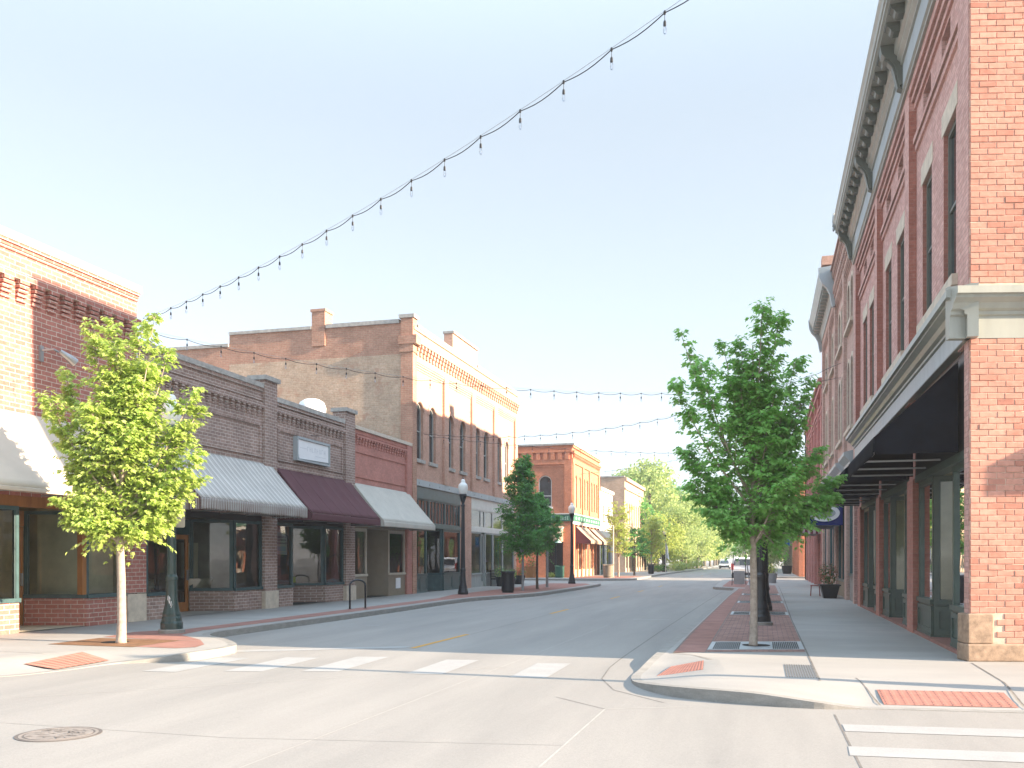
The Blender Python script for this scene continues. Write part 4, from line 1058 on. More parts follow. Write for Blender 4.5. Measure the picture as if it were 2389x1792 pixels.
b.build('wall', [M['brR1'], M['brR1d'], M['brR1s'], M['mortar'], M['block'], M['brR1p']], R1)
# rough stone plinth
b = MB()
for u0, u1, z0, z1, d in ((-.06, .95, 0, .27, .09), (.97, 2.3, 0, .27, .08), (2.32, 4, 0, .26, .09), (4.02, 8, 0, .27, .08), (8.02, 14, 0, .27, .08), (-.05, .35, .275, .74, .07)):
    b.fbox(FS, u0, u1, -.3, d, z0, z1)
b.fbox(FR, 15.8, 16.08, -.4, .03, 0, .3)
o = b.build('plinth', [M['rockstone']], R1, bevel=.02)
roof(R1, FR, 15.8, 34.3, 11.9, 14.8)
# upper windows
for i, w in enumerate(wn):
    window(R1, FR, w[0], w[1], 6.55, 9.5, -.235, M['sagedark'], M['pane'], fw=.1, lintel=M['stone'], sd=-.16)
for w in at: window(R1, FR, w[0], w[1], 10.98, 11.4, -.36, M['sagedark'], M['pane'], fw=.05, rail=False, name='attic_window')
for i in range(3):
    b = MB(); b.fbox(FR, wn[2 * i][0] - .15, wn[2 * i + 1][1] + .15, -.3, -.06, 6.36, 6.55); b.build('sill', M['stone'], R1)
# main cornice
b = MB()
prof = [(-.1, 11.952), (.06, 11.952), (.06, 12.02), (.1, 12.05), (.1, 12.55), (.15, 12.57), (.15, 12.63), (.22, 12.7), (.22, 12.78), (.28, 12.84), (.28, 13.06), (.58, 13.06), (.58, 13.1), (.63, 13.12), (.63, 13.22), (.66, 13.24), (.68, 13.33), (.73, 13.4), (.73, 13.45), (-.1, 13.5)]
b.fprof(FR, 15.68, 34.5, prof)
prof2 = [(d * .9, z) for d, z in prof]
b.build('cornice', M['sage'], R1)
u = 15.75
cons = (16.0, 22.2, 28.05, 34.2)
while u < 34.2:
    if min(abs(u - c) for c in cons) > .3:
        b = MB(); b.fprof(FR, u - .13, u + .13, [(.28, 12.86), (.28, 13.06), (.54, 13.06), (.54, 12.98), (.48, 12.94), (.45, 12.88), (.40, 12.85)])
        b.fbox(FR, u - .15, u + .15, .3, .56, 13.0, 13.058); b.build('modillion', M['sagedark'], R1)
    u += .69
for c in cons:
    b = MB()
    b.fprof(FR, c - .16, c + .16, [(.1, 12.15), (.16, 12.12), (.2, 12.25), (.22, 12.42), (.28, 12.6), (.38, 12.74), (.48, 12.8), (.54, 12.88), (.57, 13.055), (.1, 13.055)])
    b.fprof(FR, c - .1, c + .1, [(.1, 12.05), (.2, 12.1), (.24, 12.28), (.27, 12.42), (.32, 12.58), (.41, 12.7), (.5, 12.76), (.3, 12.8)])
    b.build('console', M['sagedark'], R1)
b = MB(); c = FR.P(34.3, .7, 13.5)
for k, (dy, dz, r) in enumerate(((0, 0, .1), (.02, .12, .08), (0, .22, .06), (-.08, .1, .06), (.1, .08, .06), (0, -.15, .1), (0, -.3, .08))): b.ico((c[0], c[1] + dy, c[2] + dz), r, 1, (.6, 1, 1.2))
b.build('finial', M['bluegrey'], R1)
# shop cornice between the floors
b = MB()
pr = [(-.1, 5.02), (.06, 5.02), (.06, 5.36), (.1, 5.38), (.1, 5.43), (.16, 5.46), (.2, 5.54), (.3, 5.6), (.3, 5.64), (.36, 5.65), (.36, 5.76), (.0, 5.84), (-.1, 5.84)]
b.fprof(FR, 15.55, 33.6, pr)
b.fprof(FS, -.32, 14, [(d * .95, z) for d, z in pr])
b.build('shop_cornice', M['sage'], R1)
b = MB(); b.fbox(FR, 15.67, 33.62, .05, .066, 5.03, 5.35); b.fbox(FR, 15.75, 33.0, .05, .105, 12.06, 12.54); b.build('frieze', M['bluegrey'], R1)
b = MB(); b.fbox(FR, 16.1, 32.4, -.2, -.06, 3.36, 5.0); b.build('sign_band', M['black'], R1)
# shopfronts
for a, c in ((16.1, 21.34), (22.16, 27.26), (28.0, 32.4)):
    xs = RX + .12; w1 = a + (1.6 if a < 17 else 1.3); w2 = c - (1.7 if a < 17 else 1.4)
    for p, q in (((xs, a), (xs, w1)), ((xs, w1), (xs + 1.2, w1 + .3)), ((xs + 1.2, w2 - .3), (xs + .02, w2)), ((xs, w2), (xs, c))):
        show_window(R1, p, q, -1, .76, 3.22, M['green'], M['green'], M['glass'], fw=.11, panel=True, z0=.06)
    door(R1, (xs + 1.2, w1 + .35), (xs + 1.2, w2 - .35), -1, 2.4, M['green'], M['glass_dk'], z0=.06)
    b = MB(); b.fbox(FR, a, c, -.3, -.04, 3.22, 3.36); b.fbox(FR, w1, w2, -1.4, -1.3, 2.42, 3.22); b.build('beam', M['green'], R1)
    b = MB(); b.fbox(FR, a, c, -1.5, -.02, -.02, .06); b.build('threshold', M['redband'], R1)
    room(R1, FR, a + .01, c - .01, -.13, -5.5, .05, 3.3, M['room'])
    b = MB(); b.fbox(FR, a + .3, w1 + .3, -2.6, -2.5, .06, 1.2); b.build('partition', M['cream'], R1)
    b = MB(); b.fbox(FR, w2 - .5, c - .4, -3.4, -3.2, .06, 2.2); b.build('partition', M['cream'], R1)
# side awning round the corner, out of frame
awning(FS, 4.1, 8.5, 1.15, 4.98, 4.3, 3.85, (M['blackcloth'],) * 3, 'black awning round the corner on the rough orange brick side wall')
awning(FR, 16.55, 21.3, 1.3, 4.85, 3.64, 3.34, (M['blackcloth'],) * 3, 'nearest black awning under the shop cornice on the right', 'black awnings on the corner building', d0=0)
awning(FR, 22.2, 27.3, 1.3, 4.85, 3.64, 3.34, (M['blackcloth'],) * 3, 'second black awning from the corner on the right building', 'black awnings on the corner building', d0=0)
awning(FR, 28.05, 32.6, 1.3, 4.85, 3.64, 3.34, (M['blackcloth'],) * 3, 'third black awning, beside the blue one on the right', 'black awnings on the corner building', d0=0)

# --- R2 : taller brown brick building
R2 = thing('brick_building', 'taller brown brick building with pale framed arched windows beyond the black awnings', 'building', (RX, 44, 0), 'brick shop buildings')
bays = [(34.9, 38.95, [(36.1, 37.1), (37.5, 38.5)]), (39.5, 43.6, [(40.4, 41.4), (41.9, 42.9)]), (44.1, 47.5, [(44.9, 45.7), (46.2, 47.0)]), (48, 52.3, [(49, 49.9), (50.6, 51.5)])]
b = MB()
for a, c, ws in bays:
    ops = []
    for w in ws: ops += [(w[0], w[1], 6.55, 9.2, .45), (w[0], w[1], 10.5, 12.2, .45)]
    wall(b, FR, a, c, 5.0, 13.0, ops, -.13, .25)
    for k in range(3): b.fbox(FR, a, c, -.14, -.1 + .04 * k, 12.7 + .1 * k, 12.78 + .1 * k)
for a, c in ((34.52, 34.9), (38.95, 39.5), (43.6, 44.1), (47.5, 48), (52.3, 53)): b.fbox(FR, a, c, -.4, 0, 5.0, 13.0)
b.fbox(FR, 34.52, 53, -.4, 0, 13.0, 14.5)
dentils(b, FR, 34.6, 43.5, .3, .16, .1, 13.2, 13.55, 0, 2); b.fbox(FR, 34.52, 43.6, -.1, .1, 13.55, 13.66)
dentils(b, FR, 34.6, 43.5, .3, .16, .12, 13.95, 14.2, 0, 2); b.fbox(FR, 34.52, 43.6, -.1, .14, 14.2, 14.3); b.fbox(FR, 34.52, 43.6, -.1, .2, 14.42, 14.5)
for a, c in ((34.52, 35.0), (37.7, 38.6), (43.0, 44.0), (48.5, 49.2), (52.2, 53)): b.fbox(FR, a, c, -.4, 0, 0, 5.0)
shell(b, FR, 34.53, 53, 14.3, 15)
b.fbox(FR, 34.506, 34.524, -.4, -.01, 0, 14.4); b.build('wall', M['brR2'], R2); roof(R2, FR, 34.6, 52.9, 14.0, 15)
for a, c, ws in bays:
    for w in ws:
        for z0, z1 in ((6.55, 9.2), (10.5, 12.2)):
            o = window(R2, FR, w[0], w[1], z0, z1, -.3, M['sagedark'], M['pane'], rise=.45, fw=.07)
    s = MB()
    for z in (6.4, 10.35): s.fbox(FR, ws[0][0] - .2, ws[1][1] + .2, -.3, .02, z, z + .15)
    for w in ws:
        for z0, z1 in ((6.55, 9.2), (10.5, 12.2)):
            s.fbox(FR, w[0] - .14, w[0] - .003, -.15, -.1, z0, z1 - .45); s.fbox(FR, w[1] + .003, w[1] + .14, -.15, -.1, z0, z1 - .45)
            h1 = arcpts(w[0] - .003, w[1] + .003, z1 - .45, .455); h2 = arcpts(w[0] - .14, w[1] + .14, z1 - .45, .6)
            for k in range(len(h1) - 1): s.fuz(FR, [h1[k], h1[k + 1], h2[k + 1], h2[k]], -.15, -.1)
    s.build('window_surround', M['stone'], R2)
b = MB()
pr = [(-.1, 13.35), (.04, 13.35), (.08, 13.6), (.14, 13.75), (.2, 13.95), (.5, 14.0), (.5, 14.12), (.58, 14.3), (.66, 14.5), (.66, 14.6), (-.1, 14.75)]
b.fprof(FR, 43.7, 52.9, pr)
for k in range(14): u = 44.3 + k * .62; b.fbox(FR, u - .1, u + .1, .1, .46, 13.78, 13.97)
b.build('cornice', M['sage'], R2)
for u in (43.6, 53.0):
    b = MB(); b.fprof(FR, u - .15, u + .15, [(0, 12.9), (.1, 12.85), (.16, 13.1), (.2, 13.4), (.34, 13.7), (.56, 13.95), (.66, 14.2), (.7, 14.62), (0, 14.7)]); b.build('console', M['bluegrey'], R2)
b = MB(); b.fbox(FR, 43.5, 44.2, -.4, .55, 14.76, 15.15); b.build('parapet_block', M['brD'], R2)
for u0, u1 in ((35.0, 37.6), (39.0, 43.0), (44.2, 48.4), (49.3, 52.1)):
    b = MB(); b.fprof(FR, u0, u1, [(-.1, 4.8), (.1, 4.8), (.1, 5.1), (.3, 5.3), (.3, 5.42), (-.1, 5.5)]); b.build('shop_cornice', M['bluegrey'], R2)
    show_window(R2, FR.P(u0, -.12, 0)[:2], FR.P(u1, -.12, 0)[:2], -1, 1.0 if u0 < 36 else .7, 4.78, M['kerb'] if u0 < 36 else M['taupe'], M['teal'], M['glass'], n=2)
room(R2, FR, 35, 53, -.3, -5, .02, 4.7, M['room_dk'])
t = awning(FR, 38.95, 44, 1.33, 4.3, 3.35, 2.92, (M['cloth_blue'],) * 3, 'royal blue awning with a white oval on its end, on the right', 'coloured awnings on the right')
b = MB()
pts = [(.72 + .58 * math.cos(2 * PI * k / 32), 3.42 + .34 * math.sin(2 * PI * k / 32)) for k in range(32)]
b.fprof(FR, 38.925, 38.948, pts)
b.build('oval_sign', M['white'], t)
b = MB(); b.fprof(FR, 38.912, 38.923, [(.72 + .42 * math.cos(2 * PI * k / 32), 3.42 + .2 * math.sin(2 * PI * k / 32)) for k in range(32)]); b.build('oval_emblem', M['bluegrey'], t)

# --- R3
R3 = thing('brick_building', 'deep red brick building with narrow pilasters at the far end of the right row', 'building', (RX, 63, 0), 'brick shop buildings')
b = MB()
rp = [53.02, 56.5, 60, 63.5, 67, 70.5, 73]
ops = []
for a, c in zip(rp[:-1], rp[1:]):
    m = (a + c) / 2; ops += [(m - .95, m - .15, 5.8, 8.4, .2), (m + .25, m + 1.05, 5.8, 8.4, .2)]
wall(b, FR, 53.02, 73, 4.2, 11.5, ops, -.1, .2)
for u in rp: b.fbox(FR, u - .0, min(73, u + .45), -.4, .04, 0, 11.0)
for k in range(3): b.fbox(FR, 53.02, 73, -.11, -.05 + .05 * k, 9.6 + .2 * k, 9.75 + .2 * k)
b.fbox(FR, 53.02, 73, -.11, .12, 10.9, 11.1); b.fbox(FR, 53.02, 73, -.4, .2, 11.3, 11.5)
shell(b, FR, 53.02, 73, 11.4, 15)
b.build('wall', M['brR3'], R3); roof(R3, FR, 53.1, 72.9, 11.2, 15)
for o in ops: window(R3, FR, *o[:4], -.2, M['sagedark'], M['pane'], rise=.2, fw=.06)
for a, c in zip(rp[:-1], rp[1:]):
    for q in range(2):
        w = (c - a - .45) / 2; s = a + .45 + q * w
        show_window(R3, FR.P(s, -.15, 0)[:2], FR.P(s + w - .15, -.15, 0)[:2], -1, .5, 4.1, M['brR1d'], M['wood'] if q else M['slate'], M['glass'])
room(R3, FR, 53.1, 72.9, -.4, -5, .02, 4.1, M['room_dk'])
awning(FR, 53.3, 58.5, 1.3, 4.1, 3.3, 2.95, (M['cloth_maroon'], M['cloth_maroon'], M['stripe_red']), 'burgundy awning with striped end panel beyond the blue one', 'coloured awnings on the right')

# --- R4, R5 beyond the side street
R4 = thing('brick_building', 'sunlit orange brick building beyond the side street on the right, mostly behind the maple', 'building', (RX, 92, 0), 'brick shop buildings')
b = MB(); wall(b, FR, 85, 104, 4, 10.2, [(87 + 3 * k, 88 + 3 * k, 5.6, 8, 0) for k in range(5)]); F4 = Fc((RX, 85), (1, .05), (.05, -1)); wall(b, F4, 0, 16, 0, 10.2)
for k in range(7): b.fbox(FR, 85 + 3.05 * k, 85.7 + 3.05 * k, -.3, .04, 0, 4)
b.fbox(FR, 85, 104, 0, .2, 9.9, 10.2); shell(b, FR, 85, 104, 10.1, 15, ends=(False, True)); b.build('wall', M['brE'], R4); roof(R4, FR, 85.1, 104, 9.9, 15)
for k in range(5): window(R4, FR, 87 + 3 * k, 88 + 3 * k, 5.6, 8, -.1, M['cream'], M['pane'])
room(R4, FR, 85.1, 103.9, -.4, -5, .02, 3.9, M['room_dk'])
for k in range(6): show_window(R4, FR.P(85.8 + 3.05 * k, -.1, 0)[:2], FR.P(87.9 + 3.05 * k, -.1, 0)[:2], -1, .8, 3.8, M['stone'], M['wood'], M['glass'])
R5 = thing('painted_building', 'low grey tan row building far down the right pavement', 'building', (RX, 128, 0), 'brick shop buildings')
b = MB(); wall(b, FR, 104.05, 150, 3.2, 5.4); shell(b, FR, 104.05, 150, 5.3, 12)
for k in range(16): b.fbox(FR, 104.1 + 3 * k, 104.8 + 3 * k, -.3, .04, 0, 3.2)
b.build('wall', M['taupe'], R5); roof(R5, FR, 104.2, 150, 5.1, 12)
for k in range(15): show_window(R5, FR.P(104.9 + 3 * k, -.1, 0)[:2], FR.P(107 + 3 * k, -.1, 0)[:2], -1, .8, 3.1, M['stone'], M['slate'], M['pane'])
b = MB(); b.box(1.9, 2.9, 107.0, 107.1, 3.0, 4.2); b.box(2.9, 3.06, 107.03, 107.07, 3.9, 3.95); o = b.build('hanging_sign', M['blue_display'], origin=(2.5, 107, 3)); tag(o, 'small blue sign hanging over the far right pavement', 'sign')

# ------------------------------------------------------------------ street furniture
def make_lamp(mat, label, plinth):
    t = thing('street_lamp', label, 'street lamp', (0, 0, 0), 'acorn globe street lamps')
    z = 0
    if plinth:
        b = MB(); b.lathe([(.275, 0), (.275, .07), (.26, .085), (0, .085)], 24); b.build('plinth', M['kerb'], t); z = .085
    b = MB(); b.lathe([(0.232, z), (0.232, z + .13), (0.212, z + .17), (0.200, z + .25), (0.188, z + .27), (0.188, z + .33), (0.160, z + .42), (0.136, z + .55), (0.120, z + .75), (0.112, z + .98), (0.116, z + 1.0), (0.116, z + 1.04), (0.124, z + 1.06), (0.124, z + 1.12), (0.096, z + 1.18), (0.080, z + 1.2)], 24)
    b.build('base', mat, t)
    n = 48; b = MB(); vs = []; fs = []; H = 5
    for i in range(H + 1):
        f = i / H; zz = z + 1.18 + (3.93 - z - 1.18) * f; r0 = .1 - .028 * f
        for k in range(n):
            a = 2 * PI * k / n; r = r0 * (1 - .07 * (k % 4 == 0)); vs.append((r * math.cos(a), r * math.sin(a), zz))
    for i in range(H):
        for k in range(n): fs.append([i * n + k, i * n + (k + 1) % n, (i + 1) * n + (k + 1) % n, (i + 1) * n + k])
    b.add(vs, fs); b.build('shaft', mat, t)
    b = MB(); b.lathe([(.075, 3.9), (.09, 3.93), (.09, 3.97), (.07, 4.0), (.065, 4.05), (.085, 4.12), (.12, 4.22), (.15, 4.32), (.165, 4.4), (.165, 4.45), (.13, 4.47)], 20); b.build('capital', mat, t, smooth=True)
    b = MB(); b.lathe([(.14, 4.44), (.17, 4.5), (.2, 4.62), (.215, 4.74), (.21, 4.82), (.18, 4.9), (.13, 4.94), (.105, 4.97), (.1, 5.02), (.085, 5.08), (.05, 5.12), (0, 5.13)], 24); b.build('globe', M['globe'], t, smooth=True)
    b = MB(); b.lathe([(.02, 5.11), (.03, 5.14), (.012, 5.18), (.012, 5.27), (0, 5.29)], 10); b.build('finial', mat, t)
    return t
L1 = make_lamp(M['lampgreen'], 'dark green street lamp on a concrete plinth beside the lime green maple', True)
L2 = make_lamp(M['lampblack'], 'black street lamp in front of the arched window building', False)
L3 = make_lamp(M['lampblack'], 'street lamp directly behind the nearest right maple trunk', True); L3.location = (-.05, 22.97, 0)
L1.location = (-12.27, 17.2, 0)
L2.location = (-12.86, 38.94, 0)
for loc, l, src in (((-11.67, 57.25, 0), 'black street lamp near the far left corner with the green sign band', L2), ((.05, 29.4, 0), 'street lamp behind the second trunk on the right pavement', L2), ((6.0, 12.6, 0), 'street lamp out on the right corner that throws the long thin shadow', L2), ((.1, 48, 0), 'distant street lamp in the right tree row', L2), ((-.2, 92, 0), 'street lamp far down the right pavement beyond the side street', L2), ((-11.4, 112, 0), 'street lamp far down the left pavement among yellow trees', L2)):
    c = copy_tree(src); c.location = loc; c['label'] = l
# scribble on the base of the green lamp
b = MB()
pts = [(-.03, .62), (-.01, .72), (.0, .6), (.02, .55), (.04, .66), (.02, .7), (.05, .5), (.07, .6), (.09, .52), (.06, .46)]
b.tube([(-12.27 + .04 + x * .95, 17.2 - .165 - .0 * z, .09 + z) for x, z in pts], .005, 5)
tag(b.build('scribble', M['white'], L1, origin=(-12.27, 17.2, 0)), None)
# parking sign boards strapped on the lamp
b = MB(); FK = Fc((-12.27, 17.2), (math.cos(th), math.sin(th)), (math.sin(th), -math.cos(th)))
def rrect(F, u0, u1, z0, z1, d0, d1, r, mb):
    pts = []
    for cx, cz, a0 in ((u1 - r, z1 - r, 0), (u0 + r, z1 - r, 90), (u0 + r, z0 + r, 180), (u1 - r, z0 + r, 270)):
        for k in range(5): a = R(a0 + 90 * k / 4); pts.append((cx + r * math.cos(a), cz + r * math.sin(a)))
    mb.fuz(F, pts, d0, d1)
rrect(FK, -.15, .24, 2.27, 3.0, -.135, -.125, .04, b)
t = b.build('street_sign', M['cream'], origin=(-12.27, 17.2, 2.6)); tag(t, 'beige sign board strapped to the green lamp post behind the lime maple', 'sign')
b = MB(); b.lathe([(.1, 2.34), (.105, 2.34), (.105, 2.38), (.1, 2.38)], 20, (-12.27, 17.2, 0)); b.lathe([(.1, 2.88), (.105, 2.88), (.105, 2.92), (.1, 2.92)], 20, (-12.27, 17.2, 0)); b.build('strap', M['steel'], t, origin=(-12.27, 17.2, 2.6))

# bike rack hoop
rc = Vector((-12.42, 26.95, 0)); e = Vector((.27, .33, 0)).normalized() * .27
pts = [rc - e, rc - e + Vector((0, 0, .75))]
for k in range(1, 10):
    a = PI - PI * k / 10; pts.append(rc + e * math.cos(a) + Vector((0, 0, .75 + .17 * math.sin(a))))
pts += [rc + e + Vector((0, 0, .75)), rc + e]
t = thing('bike_rack', 'black hoop bicycle rack on the left pavement by the kerb', 'bike rack', tuple(rc))
b = MB(); b.tube([tuple(p) for p in pts], .03, 12); b.build('hoop', M['lampblack'], t, smooth=True)
b = MB()
for s in (-1, 1): p = rc + e * s; b.lathe([(.07, 0), (.07, .012), (.04, .014), (0, .014)], 14, tuple(p))
b.build('base_plate', M['lampblack'], t)

def trash_bin(loc, label, m, h=.95, r=.3, group='slatted litter bins'):
    t = thing('litter_bin', label, 'litter bin', (0, 0, 0), group)
    b = MB(); n = 32
    for k in range(n):
        a = 2 * PI * k / n; c, s = math.cos(a), math.sin(a)
        w = 2 * PI * r / n * .38
        pr = [(r, .1), (r, h - .12), (r + .06, h), (r + .052, h + .008), (r - .012, h - .11), (r - .012, .1)]
        vs = [(rr * c - sg * w * s, rr * s + sg * w * c, z) for sg in (-1, 1) for rr, z in pr]
        q = len(pr); b.add(vs, [[i, (i + 1) % q, q + (i + 1) % q, q + i] for i in range(q)] + [list(range(q)), list(range(q, 2 * q))])
    b.build('slats', m, t)
    b = MB(); b.lathe([(r - .02, .06), (r - .02, h - .1), (r - .06, h - .08), (r - .05, .08), (0, .08)], 28); b.build('liner', M['black'], t)
    b = MB(); b.lathe([(r - .03, 0), (r - .03, .1), (r + .01, .1), (r + .01, .13), (0, .13)], 28); b.build('base_ring', m, t)
    b = MB(); b.lathe([(r + .0, h - .18), (r + .015, h - .18), (r + .015, h - .14), (r, h - .14)], 28); b.build('hoop', m, t)
    t.location = loc
    return t
T1 = trash_bin((-11.5, 41.5, 0), 'black slatted litter bin with flared rim beside the conical green tree', M['lampblack'], 1.0, .3)
for loc, l in (((-.15, 36.2, 0), 'dark litter bin behind the lamp posts on the right paving strip'), ((-11.2, 96, 0), 'black litter bin far off under the yellow green trees'), ((.55, 78, 0), 'far dark litter bin on the right pavement past the side street')):
    c = copy_tree(T1); c.location = loc; c['label'] = l
t = trash_bin((-12.4, 76.0, 0), 'grey brown concrete litter bin on the sunlit far left corner', M['taupe'], 1.1, .42, None)
t = trash_bin((-16.3, 74.9, 0), 'green litter bin against the side wall of the green banded building', M['signgreen'], 1.0, .38, None)
def post(loc, h, r, m, label, name='post', cat='post'):
    b = MB(); b.lathe([(r * 2, 0), (r * 2, .02), (r, .03), (r, h), (r * .7, h + .02), (0, h + .03)], 14, loc)
    return tag(b.build(name, m, origin=loc, smooth=False), label, cat)
post((-11.59, 50.0, 0), 4.2, .075, M['zinc'], 'plain grey metal post just right of the conical green tree')
post((-12.24, 77.6, 0), 4.4, .06, M['cream'], 'pale thin post by the far left litter bin')
# sign stand (folding board) in the middle of the far right paving
t = thing('sign_stand', 'grey sign stand with leaning black legs at the end of the right bulge', 'sign stand', (-1.2, 56.5, 0))
b = MB(); b.box(-1.7, -1.05, 56.9, 56.95, .05, .85); b.build('panel', M['steel'], t)
b = MB(); b.box(-1.6, -1.35, 56.87, 56.885, 1.18, 1.45); b.build('notice', M['offwhite'], t)
for x0, x1, y0 in ((-1.78, -1.72, 55.3), (-1.0, -1.03, 56.9)):
    b = MB(); b.tube([(x0, y0 + 1, 0), (x1, 56.98, 1.9)], .025, 6); b.build('leg', M['black'], t)
b = MB(); b.tube([(-.6, 48.5, 0), (-1.03, 56.9, 1.95)], .03, 6); b.build('brace', M['black'], t)

# ------------------------------------------------------------------ wall fittings
t = thing('flood_light', 'small grey flood light on the leftmost brick wall', 'wall light', FL.P(17.15, 0, 6.1))
b = MB(); b.fbox(FL, 16.85, 16.95, 0, .05, 5.95, 6.3); b.tube([FL.P(16.9, .05, 6.2), FL.P(16.98, .28, 6.22), FL.P(17.25, .32, 6.15)], .025, 8); b.build('bracket', M['steel'], t)
b = MB(); b.tube([FL.P(17.1, .34, 6.2), FL.P(17.3, .42, 6.08), FL.P(17.42, .46, 6.0)], [.05, .09, .11], 12); b.build('lamp_head', M['steel'], t)
t = thing('shop_sign', 'white sign board with faded lettering on the brown brick wall above the maroon awning', 'sign', FL.P(29.45, .1, 5.3))
b = MB()
for u0, u1, z0, z1 in ((28.25, 30.7, 4.94, 5.0), (28.25, 30.7, 5.68, 5.76), (28.25, 28.31, 5.0, 5.68), (30.64, 30.7, 5.0, 5.68)): b.fbox(FL, u0, u1, .0, .17, z0, z1)
b.fbox(FL, 28.3, 30.65, 0, .1, 5, 5.68); b.build('frame', M['bluegrey'], t)
b = MB(); b.fuz(FL, [(28.45, 5.02), (30.62, 5.07), (30.62, 5.67), (28.33, 5.67), (28.33, 5.3)], .11, .135); b.build('sheet', M['white'], t)
b = MB()
u = 29.0
for ch in range(8):
    w = .13; 
    b.fbox(FL, u, u + .022, .135, .138, 5.32, 5.48)
    if ch % 2: b.fbox(FL, u + .09, u + .11, .135, .138, 5.32, 5.48)
    b.fbox(FL, u + .022, u + .1, .135, .138, 5.46 - .07 * (ch % 3), 5.48 - .07 * (ch % 3)); u += .18
b.fbox(FL, 28.5, 29.0, .135, .1375, 5.39, 5.405); b.fbox(FL, 29.6, 30.4, .135, .1375, 5.2, 5.215); b.build('lettering', M['faint'], t)
b = MB(); b.tube([FL.P(29.5, 0, 5.93), FL.P(29.2, .5, 5.86)], .012, 6); b.build('bracket', M['black'], t)
# poster in the window
M['poster'] = m_paint('poster_paper', (.55, .53, .56), .6, .05); M['poster_ink'] = m_paint('poster_ink', (.25, .2, .27), .6, .1); M['poster_blue'] = m_paint('poster_blue', (.36, .42, .58), .6, .08)
t = thing('poster', 'pale poster with arched top taped inside the window below the maroon awning', 'poster', FL.P(27.5, -.1, 2.1))
b = MB(); pts = [(27.1, 1.75), (28.0, 1.72), (28.0, 2.33)] + [(28.0 - .9 * k / 6, 2.33 + .16 * math.sin(PI / 2 * min(1, k / 4))) for k in range(1, 7)]
b.fuz(FL, pts, -.1, -.09); b.build('paper', M['poster'], t)
b = MB()
for r_ in range(3):
    u = 27.14 + .05 * r_
    while u < 27.95:
        w = rnd.uniform(.03, .07); b.fbox(FL, u, u + w, -.09, -.087, 2.28 - .1 * r_, 2.28 - .1 * r_ + rnd.uniform(.05, .075)); u += w + .022
b.build('lettering', M['poster_ink'], t)
b = MB(); b.fbox(FL, 27.2, 27.9, -.09, -.087, 1.84, 2.0); b.fbox(FL, 27.12, 27.98, -.09, -.088, 1.76, 1.8); b.build('picture', M['poster_blue'], t)
b = MB(); b.fbox(FL, 29.2, 29.5, -.6, -.58, .75, .95)
o = b.build('window_card', M['leaf_yellow'], origin=FL.P(29.3, -.6, .75)); tag(o, 'small yellow green card standing in the maroon awning shop window', 'card')
t = thing('gooseneck_lamp', 'pale green gooseneck lamp hanging by the small side awning', 'wall light', (-17.6, 75, 3.2))
b = MB(); b.tube([(-16.1, 75.6, 4.2), (-16.25, 75.2, 4.0), (-16.35, 74.9, 3.4), (-16.38, 74.8, 3.1)], .03, 8); b.build('arm', M['signglyph'], t)
b = MB(); b.lathe([(.05, 3.2), (.08, 3.1), (.3, 2.9), (.29, 2.9), (.07, 3.08), (0, 3.1)], 18, (-16.38, 74.8, 0)); b.build('shade', M['signglyph'], t)

# ------------------------------------------------------------------ plants and trees
def leaf_shape(sz, kind):
    if kind == 'maple':
        L = [(0, 0), (.16, -.06), (.46, .1), (.3, .3), (.52, .58), (.2, .56), (0, 1.0)]
        return [(x * sz, y * sz) for x, y in L]
    return [(0, 0), (.3 * sz, .35 * sz), (.22 * sz, .75 * sz), (0, sz)]

def add_leaf(mb, p, n, up, sz, kind, r):
    """a folded leaf at p with normal n and tip direction up"""
    n = n.normalized(); t = (up - n * up.dot(n))
    if t.length < 1e-3: t = n.orthogonal()
    t.normalize(); s = t.cross(n)
    half = leaf_shape(sz, kind); fold = .22
    base = len(mb.v)
    k = len(half)
    droop = lambda y: -.18 * y * y / sz
    vs = [p + s * x + t * y + n * (fold * x + droop(y)) for x, y in half] + [p - s * x + t * y + n * (fold * x + droop(y)) for x, y in half[1:-1]]
    mb.v += [tuple(v) for v in vs]
    a = [base + i for i in range(k)]
    c = [base, base + k - 1] + [base + k + i for i in range(k - 2)][::-1]
    mb.f.append(a); mb.m.append(0); mb.f.append(c); mb.m.append(0)

def rvec(r):
    while True:
        v = Vector((r.uniform(-1, 1), r.uniform(-1, 1), r.uniform(-1, 1)))
        if .05 < v.length < 1: return v

